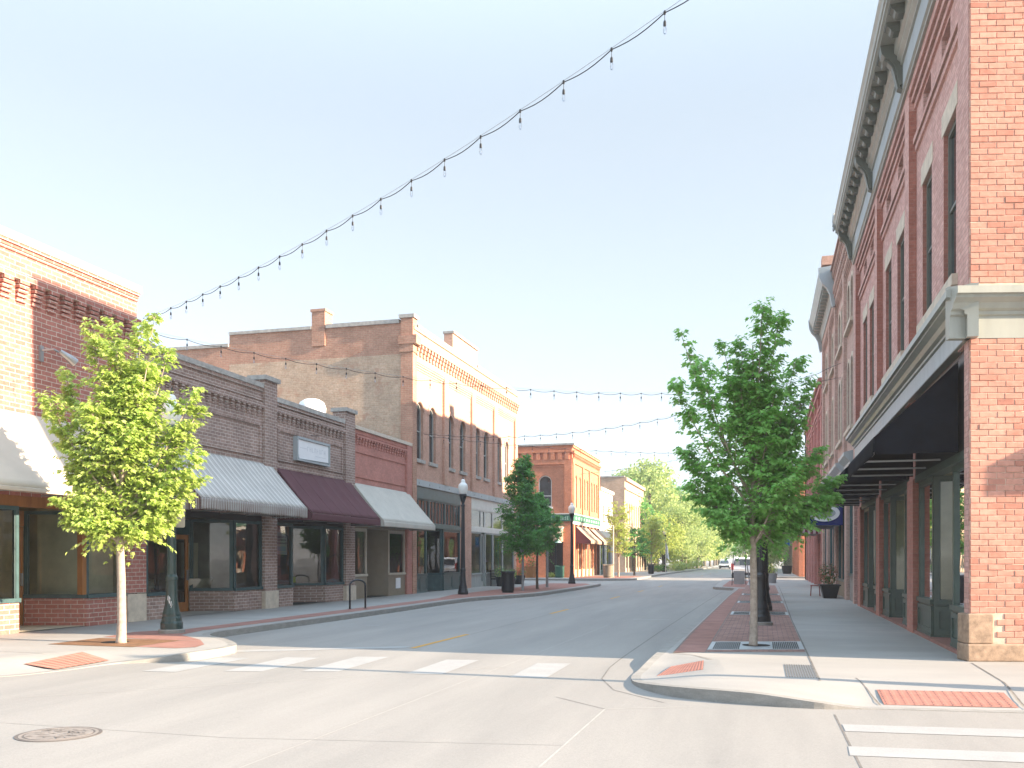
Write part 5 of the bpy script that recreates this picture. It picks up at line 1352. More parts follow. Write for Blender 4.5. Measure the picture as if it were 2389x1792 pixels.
def limb_tree(name, label, group, loc, rotz, limbs, trunk_r, top, leafmat, barkmat, seed, leaf=.1, dens=1., kind='maple', lean=0.):
    """limbs: (z0, dx, dy, z1, rmax, n leaves) : ascending limbs with leaf sprays round them"""
    r = random.Random(seed)
    t = thing(name, label, 'tree', (0, 0, 0), group)
    tr = MB()
    zs = [0, .05, .4, 1.2, 2.0, top * .5, top * .7, top * .9]
    tr.tube([(.015 * math.sin(z * 2.1) + lean * z, .012 * math.sin(z * 1.7 + 1), z) for z in zs], [trunk_r * 1.35, trunk_r * 1.15, trunk_r, trunk_r * .93, trunk_r * .85, trunk_r * .55, trunk_r * .35, .01], 12)
    cr = MB()
    for (z0, dx, dy, z1, rm, n) in limbs:
        a = Vector((lean * z0, 0, z0)); e = Vector((dx, dy, z1))
        mid = a.lerp(e, .45); mid.z -= .06 * (e - a).length * (1 if z1 - z0 < 1.2 else .3); mid.x += dx * .16; mid.y += dy * .16
        pts = []
        for k in range(9):
            s = k / 8; pts.append(a * (1 - s) ** 2 + mid * 2 * s * (1 - s) + e * s * s)
        rr = trunk_r * .38
        tr.tube([tuple(p) for p in pts], [rr * (1 - .85 * k / 8) for k in range(9)], 6)
        nl = 12; nt = max(5, int(n * dens / nl))
        for q in range(nt):
            s = min(1., r.uniform(.16, 1.04)) ** .85
            i = min(7, int(s * 8)); f = s * 8 - i
            c = pts[i].lerp(pts[i + 1], f)
            ld = (pts[i + 1] - pts[i]).normalized()
            h = rvec(r); h.z *= .45; h.normalize()
            d = (h + ld * r.uniform(.3, .9) + Vector((0, 0, r.uniform(-.12, .3)))).normalized()
            ln = rm * 2.0 * (1.12 - .72 * s) * r.uniform(.55, 1.25) + .05
            side = d.cross(Vector((0, 0, 1)))
            side = side.normalized() if side.length > .1 else Vector((1, 0, 0))
            tip = c + d * ln + Vector((0, 0, -.12 * ln))
            mid = c.lerp(tip, .5) + Vector((0, 0, .04 * ln))
            if q % 2 == 0: tr.tube([tuple(c), tuple(mid), tuple(tip)], [.007, .005, .002], 4)
            for l in range(nl):
                g = .15 + .95 * (l + r.random()) / nl
                p = (c.lerp(mid, g * 2) if g < .5 else mid.lerp(tip, g * 2 - 1))
                sg = 1 if l % 2 else -1
                p = p + side * sg * r.uniform(.01, .07) + rvec(r) * .035
                nn = Vector((r.gauss(0, .33), r.gauss(0, .33), 1)) + d * .45 + side * sg * .35
                up = d * .9 + side * sg * r.uniform(.2, 1.1) + Vector((0, 0, -r.uniform(.15, .75)))
                add_leaf(cr, p, nn, up, leaf * r.uniform(.6, 1.2) * (1.0 if g < .85 else .8), kind, r)
    tr.build('trunk', barkmat, t, smooth=True, fix=False)
    cr.build('crown', leafmat, t, fix=False)
    t.location = loc; t.rotation_euler = (0, 0, rotz)
    return t

def fill_limbs(spec, r, extra):
    """measured limb tips in the picture's own width + extra limbs filling the depth"""
    out = []
    for (z0, dx, z1, rm, n) in spec: out.append((z0, dx, r.uniform(-.45, .45), z1, rm, n))
    for (h0, h1, rad, rm, n, k) in extra:
        for i in range(k):
            a = r.random() * 2 * PI; z1 = r.uniform(h0, h1); rr = rad * r.uniform(.5, 1)
            out.append((max(1.85, z1 - r.uniform(.9, 1.5)), rr * math.cos(a), rr * math.sin(a), z1, rm, n))
    return out
r_ = random.Random(3)
specR = [(3.6, 0.103, 6.15, 0.21, 546), (3.6, 0.4635, 5.95, 0.231, 468), (3.2, -0.5665, 5.45, 0.168, 260), (3.6, -0.206, 5.5, 0.21, 338), (2.7, -1.2875, 5.7, 0.1785, 338), (2.6, -1.03, 5, 0.2835, 546), (2.5, -1.4935, 4.65, 0.21, 416), (2.9, 0.8755, 5.3, 0.21, 338), (2.7, 0.927, 4.75, 0.231, 416),
         (2.4, 0.7725, 4.2, 0.2625, 468), (2.3, -1.1845, 3.6, 0.231, 442), (2.2, 1.15875, 3.55, 0.231, 494), (2.1, 1.52955, 3.05, 0.21, 442), (2, 1.43685, 2.7, 0.21, 390), (2.1, -1.03, 2.95, 0.273, 494), (2, -0.7725, 2.4, 0.273, 442), (1.95, 0.7725, 2.3, 0.273, 442), (1.95, 0.103, 2.25, 0.273, 390), (2, 1.0197, 2.6, 0.252, 364), (1.98, 0.309, 2.02, 0.21, 208), (1.98, -0.3605, 2.05, 0.21, 208)]
limbs = fill_limbs(specR, r_, [(2.5, 3.4, .8, .3, 280, 8), (3.2, 4.3, .65, .28, 290, 8), (4.2, 5.3, .45, .24, 300, 7)])
limb_tree('street_tree', 'green maple on the right pavement, nearest tree in front of the camera', 'maples along the pavements', (-.17, 17.4, 0), th, limbs, .068, 6.1, M['leaf_green'], M['bark'], 11, leaf=.1, dens=1.55)
specL = [(3.2, -.34, 5.85, .2, 380), (3.2, -.1, 6.0, .2, 380), (3.2, .38, 6.0, .2, 400), (3.0, .8, 6.0, .15, 300), (3.0, .85, 5.5, .22, 340), (2.6, -1.1, 5.1, .18, 360), (2.5, -1.2, 4.6, .24, 420), (2.4, -1.15, 4.0, .22, 340), (2.4, 1.4, 4.8, .18, 340), (2.4, 1.4, 4.4, .22, 380), (2.3, 1.5, 3.6, .2, 340), (2.2, 1.35, 3.1, .22, 320), (2.2, -1.05, 3.3, .24, 340), (2.1, -.9, 2.65, .22, 320), (2.0, -.75, 2.3, .2, 260), (2.0, .95, 2.6, .22, 300), (1.95, .7, 2.3, .2, 260), (1.95, -.45, 2.2, .16, 200), (1.95, .3, 2.15, .16, 200), (1.95, 0, 2.25, .22, 260)]
limbs = fill_limbs(specL, r_, [(2.4, 3.3, .8, .34, 360, 9), (3.2, 4.4, .75, .34, 360, 10), (4.3, 5.5, .5, .28, 340, 8)])
limb_tree('street_tree', 'sunlit lime green maple with pale trunk on the left corner', 'maples along the pavements', (-11.7, 14.85, 0), th, limbs, .082, 5.9, M['leaf_lime'], M['bark'], 12, leaf=.1, dens=2.1)

def cone_tree(name, label, group, loc, h, zc, rad, leafmat, barkmat, seed, n, leaf, shape=1., trunk=.06, kind='leaf', upright=.5):
    r = random.Random(seed)
    limbs = []
    k = 26
    for i in range(k):
        f = (i + .5) / k; z1 = zc + (h - zc) * (f * .97 + .03)
        prof = (math.sin(PI * min(1, (f * .8 + .16))) ** .8) * (1 - f * .55 * shape)
        a = i * 2.4 + r.random()
        rr = rad * prof * r.uniform(.75, 1.1)
        limbs.append((max(zc * .92, z1 - upright * r.uniform(.7, 1.3) - .3), rr * math.cos(a), rr * math.sin(a), z1, rad * .32 * (1 - .5 * f), n // k))
    return limb_tree(name, label, group, loc, r.random() * 6, limbs, trunk, h, leafmat, barkmat, seed, leaf=leaf, kind=kind)
cone_tree('street_tree', 'conical dark green street tree in front of the pale shopfronts on the left', 'maples along the pavements', (-11.53, 44.4, 0), 6.7, 1.95, 1.55, M['leaf_mid'], M['zinc'], 21, 15000, .14, 1.0, .06)
cone_tree('street_tree', 'small green tree with dark trunk right behind the conical one', 'maples along the pavements', (-11.48, 47.2, 0), 5.0, 2.1, 1.4, M['leaf_mid'], M['bark_dk'], 22, 10000, .14, .8, .07)
for i, (loc, l) in enumerate((((-.06, 28.1, 0), 'second green maple on the right pavement, behind the nearest one'), ((-.05, 35.3, 0), 'third green maple in the right pavement row'), ((.0, 43, 0), 'fourth green maple in the right pavement row'))):
    cone_tree('street_tree', l, 'maples along the pavements', loc, 5.0 - .2 * i, 2.1, 1.25, M['leaf_green'], M['bark_dk'], 31 + i, 2600, .15, .7, .07)

# background trees: one of each kind, then copies
def big_tree(name, label, h, rad, zc, leafmat, seed, n, leaf, group):
    r = random.Random(seed)
    t = thing(name, label, 'tree', (0, 0, 0), group)
    tr = MB()
    tr.tube([(0, 0, 0), (.02, 0, .2), (.05, .03, zc), (.1, .0, h * .6), (.05, .1, h * .85)], [h * .03, h * .024, h * .02, h * .012, .02], 8)
    cl = []
    k = 46
    for i in range(k):
        f = r.random(); z = zc + (h - zc) * f; a = r.random() * 2 * PI
        prof = math.sin(PI * (f * .8 + .14)) ** .7
        rr = rad * prof * math.sqrt(r.uniform(.15, 1))
        c = Vector((rr * math.cos(a), rr * math.sin(a), z)); cl.append(c)
        if i % 2 == 0: tr.tube([(.05, .02, max(zc * .8, z - rad * .7)), tuple(c * .6 + Vector((0, 0, (z - rad * .35) * .4))), tuple(c)], [h * .007, h * .004, .01], 5)
    cr = MB()
    for i in range(n):
        c = cl[r.randrange(k)]; s = rad * .36
        p = c + rvec(r) * s
        add_leaf(cr, p, Vector((r.gauss(0, .6), r.gauss(0, .6), r.uniform(.2, 1))) + (p - c).normalized() * .5, rvec(r) + Vector((0, 0, -.3)), leaf * r.uniform(.6, 1.2), 'leaf', r)
    tr.build('trunk', M['bark_dk'], t, smooth=True, fix=False); cr.build('crown', leafmat, t, fix=False)
    return t
def up_tree(label, h, rad, zc, m, seed, n, leaf, group):
    """columnar tree with steep bare-looking limbs"""
    r = random.Random(seed); limbs = []
    for i in range(22):
        a = r.random() * 2 * PI; z1 = r.uniform(zc + .6, h); rr = rad * r.uniform(.4, 1) * (1 - .35 * (z1 - zc) / (h - zc))
        limbs.append((max(zc * .9, z1 - r.uniform(1.4, 2.4)), rr * math.cos(a), rr * math.sin(a), z1, rad * .3, n // 22))
    return limb_tree('street_tree', label, group, (0, 0, 0), 0, limbs, .09, h, m, M['bark'], seed, leaf=leaf, kind='leaf')
ug = 'yellow green trees on the far left pavement'
Y1 = up_tree('yellow green upright tree nearest the far left corner, beside a pale post', 6.6, 1.7, 1.9, M['leaf_yellow'], 41, 3000, .2, ug); Y1.location = (-12.1, 79.6, 0)
Y2 = up_tree('second yellow green tree on the far left, darker below', 6.8, 1.9, 2.2, M['leaf_yellow'], 42, 3000, .22, ug); Y2.location = (-11.3, 97, 0)
Y3 = cone_tree('street_tree', 'low darker green tree between the two yellow green ones', 'maples along the pavements', (-11.66, 86.5, 0), 4.6, 2.0, 1.9, M['leaf_mid'], M['bark_dk'], 43, 2600, .2, .5, .09)
bg = 'big trees closing the street in the distance'
proto = [big_tree('broadleaf_tree', '', 11, 4.2, 2.6, M['leaf_pale'], 51, 5200, .42, bg), big_tree('broadleaf_tree', '', 12, 3.6, 3.0, M['leaf_mid'], 52, 4200, .42, bg), big_tree('broadleaf_tree', '', 9, 3.6, 2.2, M['leaf_yellow'], 53, 4200, .4, bg), big_tree('broadleaf_tree', '', 13, 4.5, 3.0, M['leaf_pale'], 54, 5600, .45, bg)]
spots = [(-15.5, 131, 3, 1.12, 'tall pale tree just right of the far brown brick building'), (-11.6, 112, 2, .72, 'rounded yellow tree by the flag'), (-13.6, 122, 1, .62, 'dark green tree behind the flag'), (-10.6, 126, 0, .78, 'pale green tree on the kerb past the flag'), (-19, 146, 0, 1.3, 'wide pale tree behind the tan low building'),
         (-11.2, 140, 3, .82, 'pale tall street tree left of the distant cars'), (-14.5, 158, 1, 1.12, 'dark topped tree with a thin pole in front'), (-10.6, 156, 0, .92, 'pale tree overhanging the road past the bushes'), (-10.8, 172, 2, .95, 'yellow tinged tree overhanging the far road'), (-14, 182, 3, 1.0, 'tall pale tree deep in the left tree line'),
         (-10.3, 190, 1, .8, 'mid green tree near the vanishing road'), (-10.6, 212, 0, .95, 'pale tree close to where the road ends'), (-11, 240, 2, 1.0, 'yellow tree at the far end of the left kerb'), (-4, 290, 3, 1.25, 'pale tree closing the end of the road'), (-12, 270, 1, 1.2, 'dark tree closing the left end of the road'),
         (4, 285, 0, 1.2, 'pale tree at the right end of the road'), (.6, 112, 0, .55, 'small pale tree far down the right pavement'), (.4, 128, 2, .55, 'small yellow tree far down the right pavement'), (.5, 150, 1, .6, 'small dark tree far down the right pavement'), (1.5, 180, 3, .75, 'pale tree beyond the low right row'), (6, 205, 0, 1.0, 'broad pale tree behind the low right row'), (.5, 240, 2, .9, 'yellow tree at the far right kerb'), (-24, 170, 3, 1.3, 'tall pale tree far behind the left buildings'), (12, 250, 1, 1.3, 'dark tree far off on the right'), (-12.5, 148, 3, .8, 'pale bushy tree between the dark topped tree and the kerb'), (-11, 164, 0, .85, 'leafy pale tree in the middle of the far left row'), (-12, 200, 3, .95, 'soft green tree in the deep left row'), (-10.8, 228, 3, .9, 'soft pale tree nearly at the end of the left row'), (-17.5, 120, 1, .95, 'dark green tree rising behind the far brown brick facade'), (-7, 300, 0, 1.2, 'light green tree right at the vanishing point')]
done = set()
for k, (x, y, p, s, l) in enumerate(spots):
    o = proto[p] if p not in done else copy_tree(proto[p]); done.add(p)
    o.location = (x, y, 0); o.scale = (s, s, s); o.rotation_euler = (0, 0, k * 1.7); o['label'] = l

def bush(name, label, cat, loc, r, h, mats, n, leaf, seed, group=None):
    q = random.Random(seed); b = MB()
    for i in range(n):
        d = rvec(q); p = Vector((loc[0] + d.x * r, loc[1] + d.y * r, loc[2] + h * .5 + d.z * h * .5))
        add_leaf(b, p, d + Vector((0, 0, .5)), rvec(q) + Vector((0, 0, .3)), leaf * q.uniform(.6, 1.2), 'leaf', q)
        b.m[-1] = b.m[-2] = i % len(mats)
    o = b.build(name, mats, origin=loc, fix=False)
    return tag(o, label, cat, group)
bg2 = 'shrubs by the far left kerb'
bush('shrub', 'low yellow green shrub at the kerb left of the distant cars', 'shrub', (-10.4, 119, 0), 1.5, 1.3, [M['leaf_yellow'], M['leaf_pale']], 900, .2, 61, bg2)
bush('shrub', 'low leafy shrub by the foot of the pale kerb tree', 'shrub', (-12.0, 112, 0), 1.2, 1.0, [M['leaf_pale'], M['leaf_mid']], 700, .2, 62, bg2)
bush('shrub', 'long bright shrub beside the far road', 'shrub', (-10.8, 145, 0), 2.4, 1.5, [M['leaf_yellow']], 900, .25, 63, bg2)
bush('shrub', 'bright lime mound of leaves at the side wall window of the corner building', 'shrub', (-17.0, 74.9, 0), .55, .5, [M['leaf_yellow']], 300, .1, 64)
bush('flower_bed', 'red and pink flowers along the side wall left of the green litter bin', 'flowers', (-20.2, 74.6, .9), 1.3, 1.7, [M['petal_red'], M['leaf_mid'], M['petal_red']], 900, .13, 65)
# planters and bench on the left
t = thing('bench', 'dark metal bench against the pale shopfront windows on the left', 'bench', (-15.0, 51.8, 0))
b = MB()
for k in range(5): b.box(-15.15 + k * .09, -15.08 + k * .09, 51.0, 52.9, .42, .45)
b.build('seat', M['black'], t)
b = MB()
for k in range(5): b.box(-15.2, -15.17, 51.0, 52.9, .52 + k * .09, .58 + k * .09)
b.build('backrest', M['black'], t)
for y in (51.1, 52.8):
    b = MB(); b.box(-15.2, -15.15, y - .03, y + .03, 0, .9); b.box(-14.78, -14.73, y - .03, y + .03, 0, .43); b.box(-15.2, -14.73, y - .03, y + .03, .38, .419); b.build('leg', M['black'], t)
def planter(label, loc, r, h, mats, seed, n=260, ph=.6, leaf=.1, m='black', group='planters by the shopfronts'):
    t = thing('planter', label, 'planter', loc, group)
    b = MB(); b.lathe([(r * .75, 0), (r, h), (r * 1.06, h), (r * 1.06, h + .04), (r * .9, h + .04), (r * .9, h - .04), (0, h - .04)], 20, loc); b.build('pot', M[m], t)
    b = MB(); q = random.Random(seed)
    for k in range(9):
        a = q.random() * 6.28; e = (loc[0] + r * .9 * math.cos(a), loc[1] + r * .9 * math.sin(a), loc[2] + h + ph * q.uniform(.4, .9)); b.tube([(loc[0] + .2 * r * math.cos(a), loc[1] + .2 * r * math.sin(a), loc[2] + h - .05), e], [.01, .004], 4)
    b.build('stems', M['bark_dk'], t)
    b = MB()
    for i in range(n):
        d = rvec(q); p = Vector((loc[0] + d.x * r * 1.35, loc[1] + d.y * r * 1.35, loc[2] + h + ph * .5 + d.z * ph * .6))
        add_leaf(b, p, d + Vector((0, 0, .5)), rvec(q), leaf * q.uniform(.6, 1.2), 'leaf', q); b.m[-1] = b.m[-2] = i % len(mats)
    b.build('foliage', mats, t, fix=False)
    return t
planter('black pot with trailing green plant at the foot of the left bench', (-14.55, 51.0, 0), .32, .5, [M['leaf_mid'], M['leaf_pale']], 71)
planter('leafy planter half hidden by the black litter bin', (-14.6, 53.0, 0), .4, .35, [M['leaf_yellow'], M['leaf_mid']], 72)
planter('flower tub at the right end of the pale shopfront', (-14.7, 55.6, 0), .4, .5, [M['petal_red'], M['leaf_mid']], 73)
planter('dark wooden tub in front of the far side wall flowers', (-18.6, 73.9, 0), .6, .9, [M['leaf_mid'], M['petal_red']], 74, m='wood')
planter('grey planter with pale plant far along the right paving strip', (.55, 62.0, 0), .35, .6, [M['leaf_yellow']], 75, m='steel')
planter('dark green planter far down the right pavement by the low row', (2.4, 100, 0), .55, .8, [M['leaf_dark']], 76, ph=1.3)
# trough + rusty plant + chair near the right shopfronts
t = thing('planter', 'black tapered trough with rusty dry plant on the right pavement', 'planter', (2.55, 39.4, 0), 'planters by the shopfronts')
b = MB(); vs = []
for z, w, l in ((0, .24, .42), (.52, .36, .55)):
    vs += [(2.6 - w, 39.4 - l, z), (2.6 + w, 39.4 - l, z), (2.6 + w, 39.4 + l, z), (2.6 - w, 39.4 + l, z)]
b.add(vs, [[0, 1, 2, 3], [0, 1, 5, 4], [1, 2, 6, 5], [2, 3, 7, 6], [3, 0, 4, 7]]); b.box(2.2, 3.0, 38.8, 40.0, .5, .55); b.build('pot', M['black'], t)
b = MB(); q = random.Random(81)
for i in range(420):
    d = rvec(q); p = Vector((2.55 + d.x * .42, 39.5 + d.y * .7, .95 + d.z * .55)); add_leaf(b, p, d + Vector((0, 0, .3)), rvec(q), .1 * q.uniform(.6, 1.2), 'leaf', q); b.m[-1] = b.m[-2] = i % 2
b.build('foliage', [M['leaf_dry'], M['leaf_dark']], t, fix=False)
t = thing('garden_chair', 'small rusty red metal chair next to the black trough', 'chair', (2.1, 41.3, 0))
M['redmetal'] = m_paint('rusty_red_metal', (.22, .06, .05), .6, .3)
b = MB(); b.lathe([(.2, .43), (.2, .46), (0, .46)], 16, (2.15, 41.3, 0)); b.build('seat', M['redmetal'], t)
b = MB(); b.tube([(2.33, 41.12, .45), (2.38, 41.1, .9), (2.38, 41.5, .9), (2.33, 41.48, .45)], .012, 6)
for k in range(3): b.tube([(2.34, 41.2 + k * .1, .45), (2.38, 41.2 + k * .1, .9)], .008, 5)
b.build('backrest', M['redmetal'], t)
for dx in (-.16, .16):
    for dy in (-.16, .16):
        b = MB(); b.tube([(2.15 + dx, 41.3 + dy, .44), (2.15 + dx * 1.2, 41.3 + dy * 1.2, 0)], .012, 6); b.build('leg', M['redmetal'], t)

# ------------------------------------------------------------------ string lights
def string_light(label, a, c, sag, bulbs, t0, t1, scale=1., wob=.05, loops=True):
    a = Vector(a); c = Vector(c)
    t = thing('string_light', label, 'string light', tuple(a), 'festoon lights across the street')
    def P(s): p = a.lerp(c, s); p.z -= sag * 4 * s * (1 - s); return p
    b = MB(); n = 60
    b.tube([tuple(P(k / n)) for k in range(n + 1)], .0035 * scale, 5); b.build('support_wire', M['steel'], t, smooth=True)
    ts = [t0 + (t1 - t0) * k / (bulbs - 1) for k in range(bulbs)]
    b = MB(); pts = [P(0)]
    gap = (t1 - t0) / (bulbs - 1)
    for s in ts:
        for k in range(6):
            q = s - gap + gap * k / 6
            if q < 0: continue
            p = P(q); p.z -= wob * math.sin(PI * k / 6) + .02; pts.append(p)
    p = P(ts[-1]); p.z -= .02; pts.append(p); pts.append(P(1))
    b.tube([tuple(p) for p in pts], .0075 * scale, 6); b.build('cable', M['black'], t, smooth=True)
    for s in ts:
        p = P(s); p.z -= .02
        b = MB(); b.lathe([(.014, .025), (.018, .0), (.014, -.02), (.004, -.03), (.004, -.095), (.013, -.10), (.018, -.115), (.02, -.16), (.016, -.168)][::-1], 8, tuple(p)); o = b.build('socket', M['black'], t)
        b = MB(); b.lathe([(.014, -.165), (.017, -.182), (.022, -.215), (.021, -.243), (.014, -.264), (0, -.272)][::-1], 10, tuple(p)); b.build('bulb', M['bulbglass'], o, smooth=True)
    return t
d = Vector((13.5, -8.235, 0)); A0 = Vector((-15.33, 20.3, 7.76)); B0 = Vector((9.75, 5.02, 11.1))
# nearest string fitted through the measured bulbs: z(-14.6)=7.68, z(-7.85)=7.69, z(-1.1)=8.38
string_light('nearest string of clear bulbs, running from the leftmost roof up across the sky', A0, B0, 1.18, 33, .0285, .98)
post((9.75, 5.0, 0), 11.1, .12, M['zinc'], 'tall metal pole outside the frame that carries the nearest light string', 'utility_pole', 'pole')
string_light('second light string, from the leftmost roof corner over the far brick roofs', (-15.25, 20.3, 7.45), (2.95, 38.0, 8.65), 1.05, 28, .04, .96)
string_light('third light string, rising from the arched window building towards the right maple', (-15.25, 40.3, 7.45), (2.95, 38.2, 9.25), 1.1, 24, .03, .97, 1.2)
string_light('fourth light string, sinking from the arched window building low over the far street', (-15.25, 41, 7.42), (2.95, 61, 8.6), .55, 26, .03, .97, 1.2)
string_light('fifth light string, just above the green banded corner building roofline', (-15.25, 78, 8.9), (2.95, 58, 9.6), .45, 24, .03, .97, 1.4)

# ------------------------------------------------------------------ vehicles
M['carwhite'] = m_paint('white_car_paint', (.72, .73, .74), .25, .03, 2, spec=.6, bmp=0); M['carsilver'] = m_paint('silver_car_paint', (.55, .58, .6), .25, .04, 2, spec=.6, bmp=0); M['carred'] = m_paint('red_car_paint', (.45, .06, .04), .25, .04, 2, spec=.6, bmp=0)
M['tyre'] = m_paint('tyre_rubber', (.02, .02, .02), .8, .2); M['tail'] = m_paint('tail_lamp_red', (.5, .03, .04), .25, .1, spec=.6); M['headl'] = m_paint('head_lamp', (.7, .72, .74), .15, .05, spec=.8)
def car(label, loc, rot, L, W, H, paint, suv, group='cars on the street'):
    t = thing('car', label, 'car', (0, 0, 0), group)
    F = Fc((0, 0), (1, 0), (0, 1))
    hb = H * .56; g = .24
    # profile along x (rear at -L/2), z
    if suv: roofl = [(-L / 2 + .02, hb), (-L / 2 + .22, H - .12), (-L / 2 + .5, H), (L * .12, H - .01), (L * .27, hb + .06)]
    else: roofl = [(-L / 2 + .75, hb), (-L / 2 + 1.25, H - .05), (-L / 2 + 1.6, H), (L * .1, H - .02), (L * .27, hb + .04)]
    low = [(-L / 2 + .05, g + .1), (-L / 2, g + .3), (-L / 2 - .02, hb * .8), (-L / 2 + .04, hb)]
    nose = [(L * .29, hb), (L / 2 - .25, hb * .86), (L / 2 - .02, hb * .7), (L / 2, g + .2), (L / 2 - .08, g)]
    def slab(mb, prof, w, wt):
        n = len(prof); vs = []
        for sgn in (-1, 1):
            for x, z in prof:
                f = 0 if z <= hb else (z - hb) / (H - hb)
                vs.append((x, sgn * (w / 2 * (1 - f) + wt / 2 * f), z))
        mb.add(vs, [[i, (i + 1) % n, n + (i + 1) % n, n + i] for i in range(n)] + [list(range(n)), list(range(n, 2 * n))])
    b = MB(); slab(b, low + nose + [(L * .3, g), (-L * .3, g)], W, W * .8)
    slab(b, roofl, W * .96, W * .78)
    b.build('body', paint, t, bevel=.04)
    # glazing a few mm proud
    b = MB()
    if suv: q = [(-L / 2 + .055, hb + .1), (-L / 2 + .2, H - .17)]
    else: q = [(-L / 2 + .82, hb + .06), (-L / 2 + 1.23, H - .1)]
    (xa, za), (xc, zc_) = q
    wa = W * .80 / 2; wb = W * .68 / 2
    b.poly([(xa - .03, -wa, za), (xa - .03, wa, za), (xc - .05, wb, zc_), (xc - .05, -wb, zc_)])
    x1, x2 = L * .262, L * .135
    b.poly([(x1 + .03, -wa, hb + .1), (x1 + .03, wa, hb + .1), (x2 + .03, wb, H - .1), (x2 + .03, -wb, H - .1)])
    for s in (-1, 1):
        y0, y1 = s * (W * .48 + .004), s * (W * .405 + .004)
        b.poly([(xa + .25, y0 * .99, hb + .08), (L * .22, y0 * .99, hb + .08), (L * .1, y1, H - .1), (xc + .25, y1, H - .1)])
    b.build('glazing', M['pane'], t, fix=False)
    for s in (-1, 1):
        b = MB(); b.box(-L / 2 - .035, -L / 2 + .1, s * (W / 2 - .1) - .1, s * (W / 2 - .1) + .1, hb * .72, hb + (.25 if suv else -.03)); b.build('tail_light', M['tail'], t)
        b = MB(); b.box(L / 2 - .2, L / 2 + .012, s * (W / 2 - .22) - .18, s * (W / 2 - .22) + .18, hb * .64, hb * .8); b.build('headlight', M['headl'], t)
    for nm, xx in (('bumper', -L / 2 - .05), ('bumper', L / 2 - .07)):
        b = MB(); b.box(xx, xx + .12, -W / 2 + .05, W / 2 - .05, g + .02, g + .26); b.build(nm, M['black'], t, bevel=.02)
    b = MB(); b.box(-L / 2 - .06, -L / 2 - .052, -.26, .26, hb * .62, hb * .76); b.build('plate', M['offwhite'], t)
    for sx in (-1, 1):
        for s in (-1, 1):
            b = MB(); n = 20; c = (sx * L * .3, s * (W / 2 - .1), .33); pr = [(.2, -.1), (.3, -.1), (.33, -.07), (.33, .07), (.3, .1), (.2, .1)]
            vs = []; fs = []
            for (r, y) in pr:
                for k in range(n): a = 2 * PI * k / n; vs.append((c[0] + r * math.cos(a), c[1] + y, c[2] + r * math.sin(a)))
            for i in range(5):
                for k in range(n): fs.append([i * n + k, i * n + (k + 1) % n, (i + 1) * n + (k + 1) % n, (i + 1) * n + k])
            b.add(vs, fs); w = b.build('wheel', M['tyre'], t)
            b = MB(); b.add([(c[0] + .2 * math.cos(2 * PI * k / n), c[1] + s * .09, c[2] + .2 * math.sin(2 * PI * k / n)) for k in range(n)], [list(range(n))]); b.build('rim', M['steel'], w, fix=False)
    t.location = loc; t.rotation_euler = (0, 0, rot)
    return t
car('white sport utility car seen from behind, parked past the right side street', (-1.75, 86.0, RD), PI / 2, 4.7, 1.9, 1.85, M['carwhite'], True)
car('silver white car far down the road', (-6.3, 162, RD), -PI / 2, 4.5, 1.8, 1.5, M['carsilver'], False)
car('small red car half hidden behind the distant silver one', (-4.6, 176, RD), -PI / 2, 4.4, 1.75, 1.5, M['carred'], False)
# flag by the far left kerb
t = thing('flag_pole', 'blue and white flag hanging from a short pole on the far left kerb', 'flag', (-10.6, 105, 0))
b = MB(); b.tube([(-10.6, 105, 0), (-10.6, 105, 3.4)], .05, 8); b.build('pole', M['cream'], t)
b = MB(); vs = []; fs = []
for j in range(9):
    for i in range(5): u = i / 4; v = j / 8; vs.append((-10.56 + u * (.15 + .25 * v), 105 + .08 * math.sin(v * 5 + u * 7), 3.3 - v * 1.6 - u * .3))
for j in range(8):
    for i in range(4): fs.append([j * 5 + i, j * 5 + i + 1, (j + 1) * 5 + i + 1, (j + 1) * 5 + i])
b.add(vs, fs); b.m = [i % 4 > 1 for i in range(len(fs))]; b.m = [int(x) for x in b.m]
o = b.build('cloth', [M['bluegrey'], M['white']], t, fix=False, smooth=True)
post((-12.2, 150, 0), 9.5, .07, M['cream'], 'thin pale pole standing before the dark topped tree', 'flag_pole', 'pole')
# roof tank behind the brown brick parapet
t = thing('roof_vent', 'white domed roof ventilator behind the brown brick parapet', 'ventilator', (-18.2, 35.0, 6.5))
b = MB(); b.lathe([(.5, 6.4), (.5, 7.55), (.56, 7.6), (.58, 7.9), (.5, 8.12), (.3, 8.24), (0, 8.28)], 24, (-18.2, 35.0, 0)); b.build('dome', M['white'], t, smooth=True)
b = MB(); b.lathe([(.57, 7.55), (.61, 7.55), (.61, 7.66), (.57, 7.66)], 24, (-18.2, 35.0, 0)); b.build('rim', M['steel'], t)

# ------------------------------------------------------------------ air
m = bpy.data.materials.new('pale_air'); m.use_nodes = True; nt = m.node_tree
for n in list(nt.nodes): nt.nodes.remove(n)
out = nt.nodes.new('ShaderNodeOutputMaterial'); pv = nt.nodes.new('ShaderNodeVolumePrincipled')
pv.inputs['Color'].default_value = (.92, .95, 1, 1); pv.inputs['Density'].default_value = .0007; pv.inputs['Anisotropy'].default_value = .2
nt.links.new(pv.outputs[0], out.inputs['Volume'])
b = MB(); b.box(-3100, 3100, -3100, 3100, -1.4, 24); o = b.build('haze', m, origin=(0, 0, 0)); o['kind'] = 'stuff'

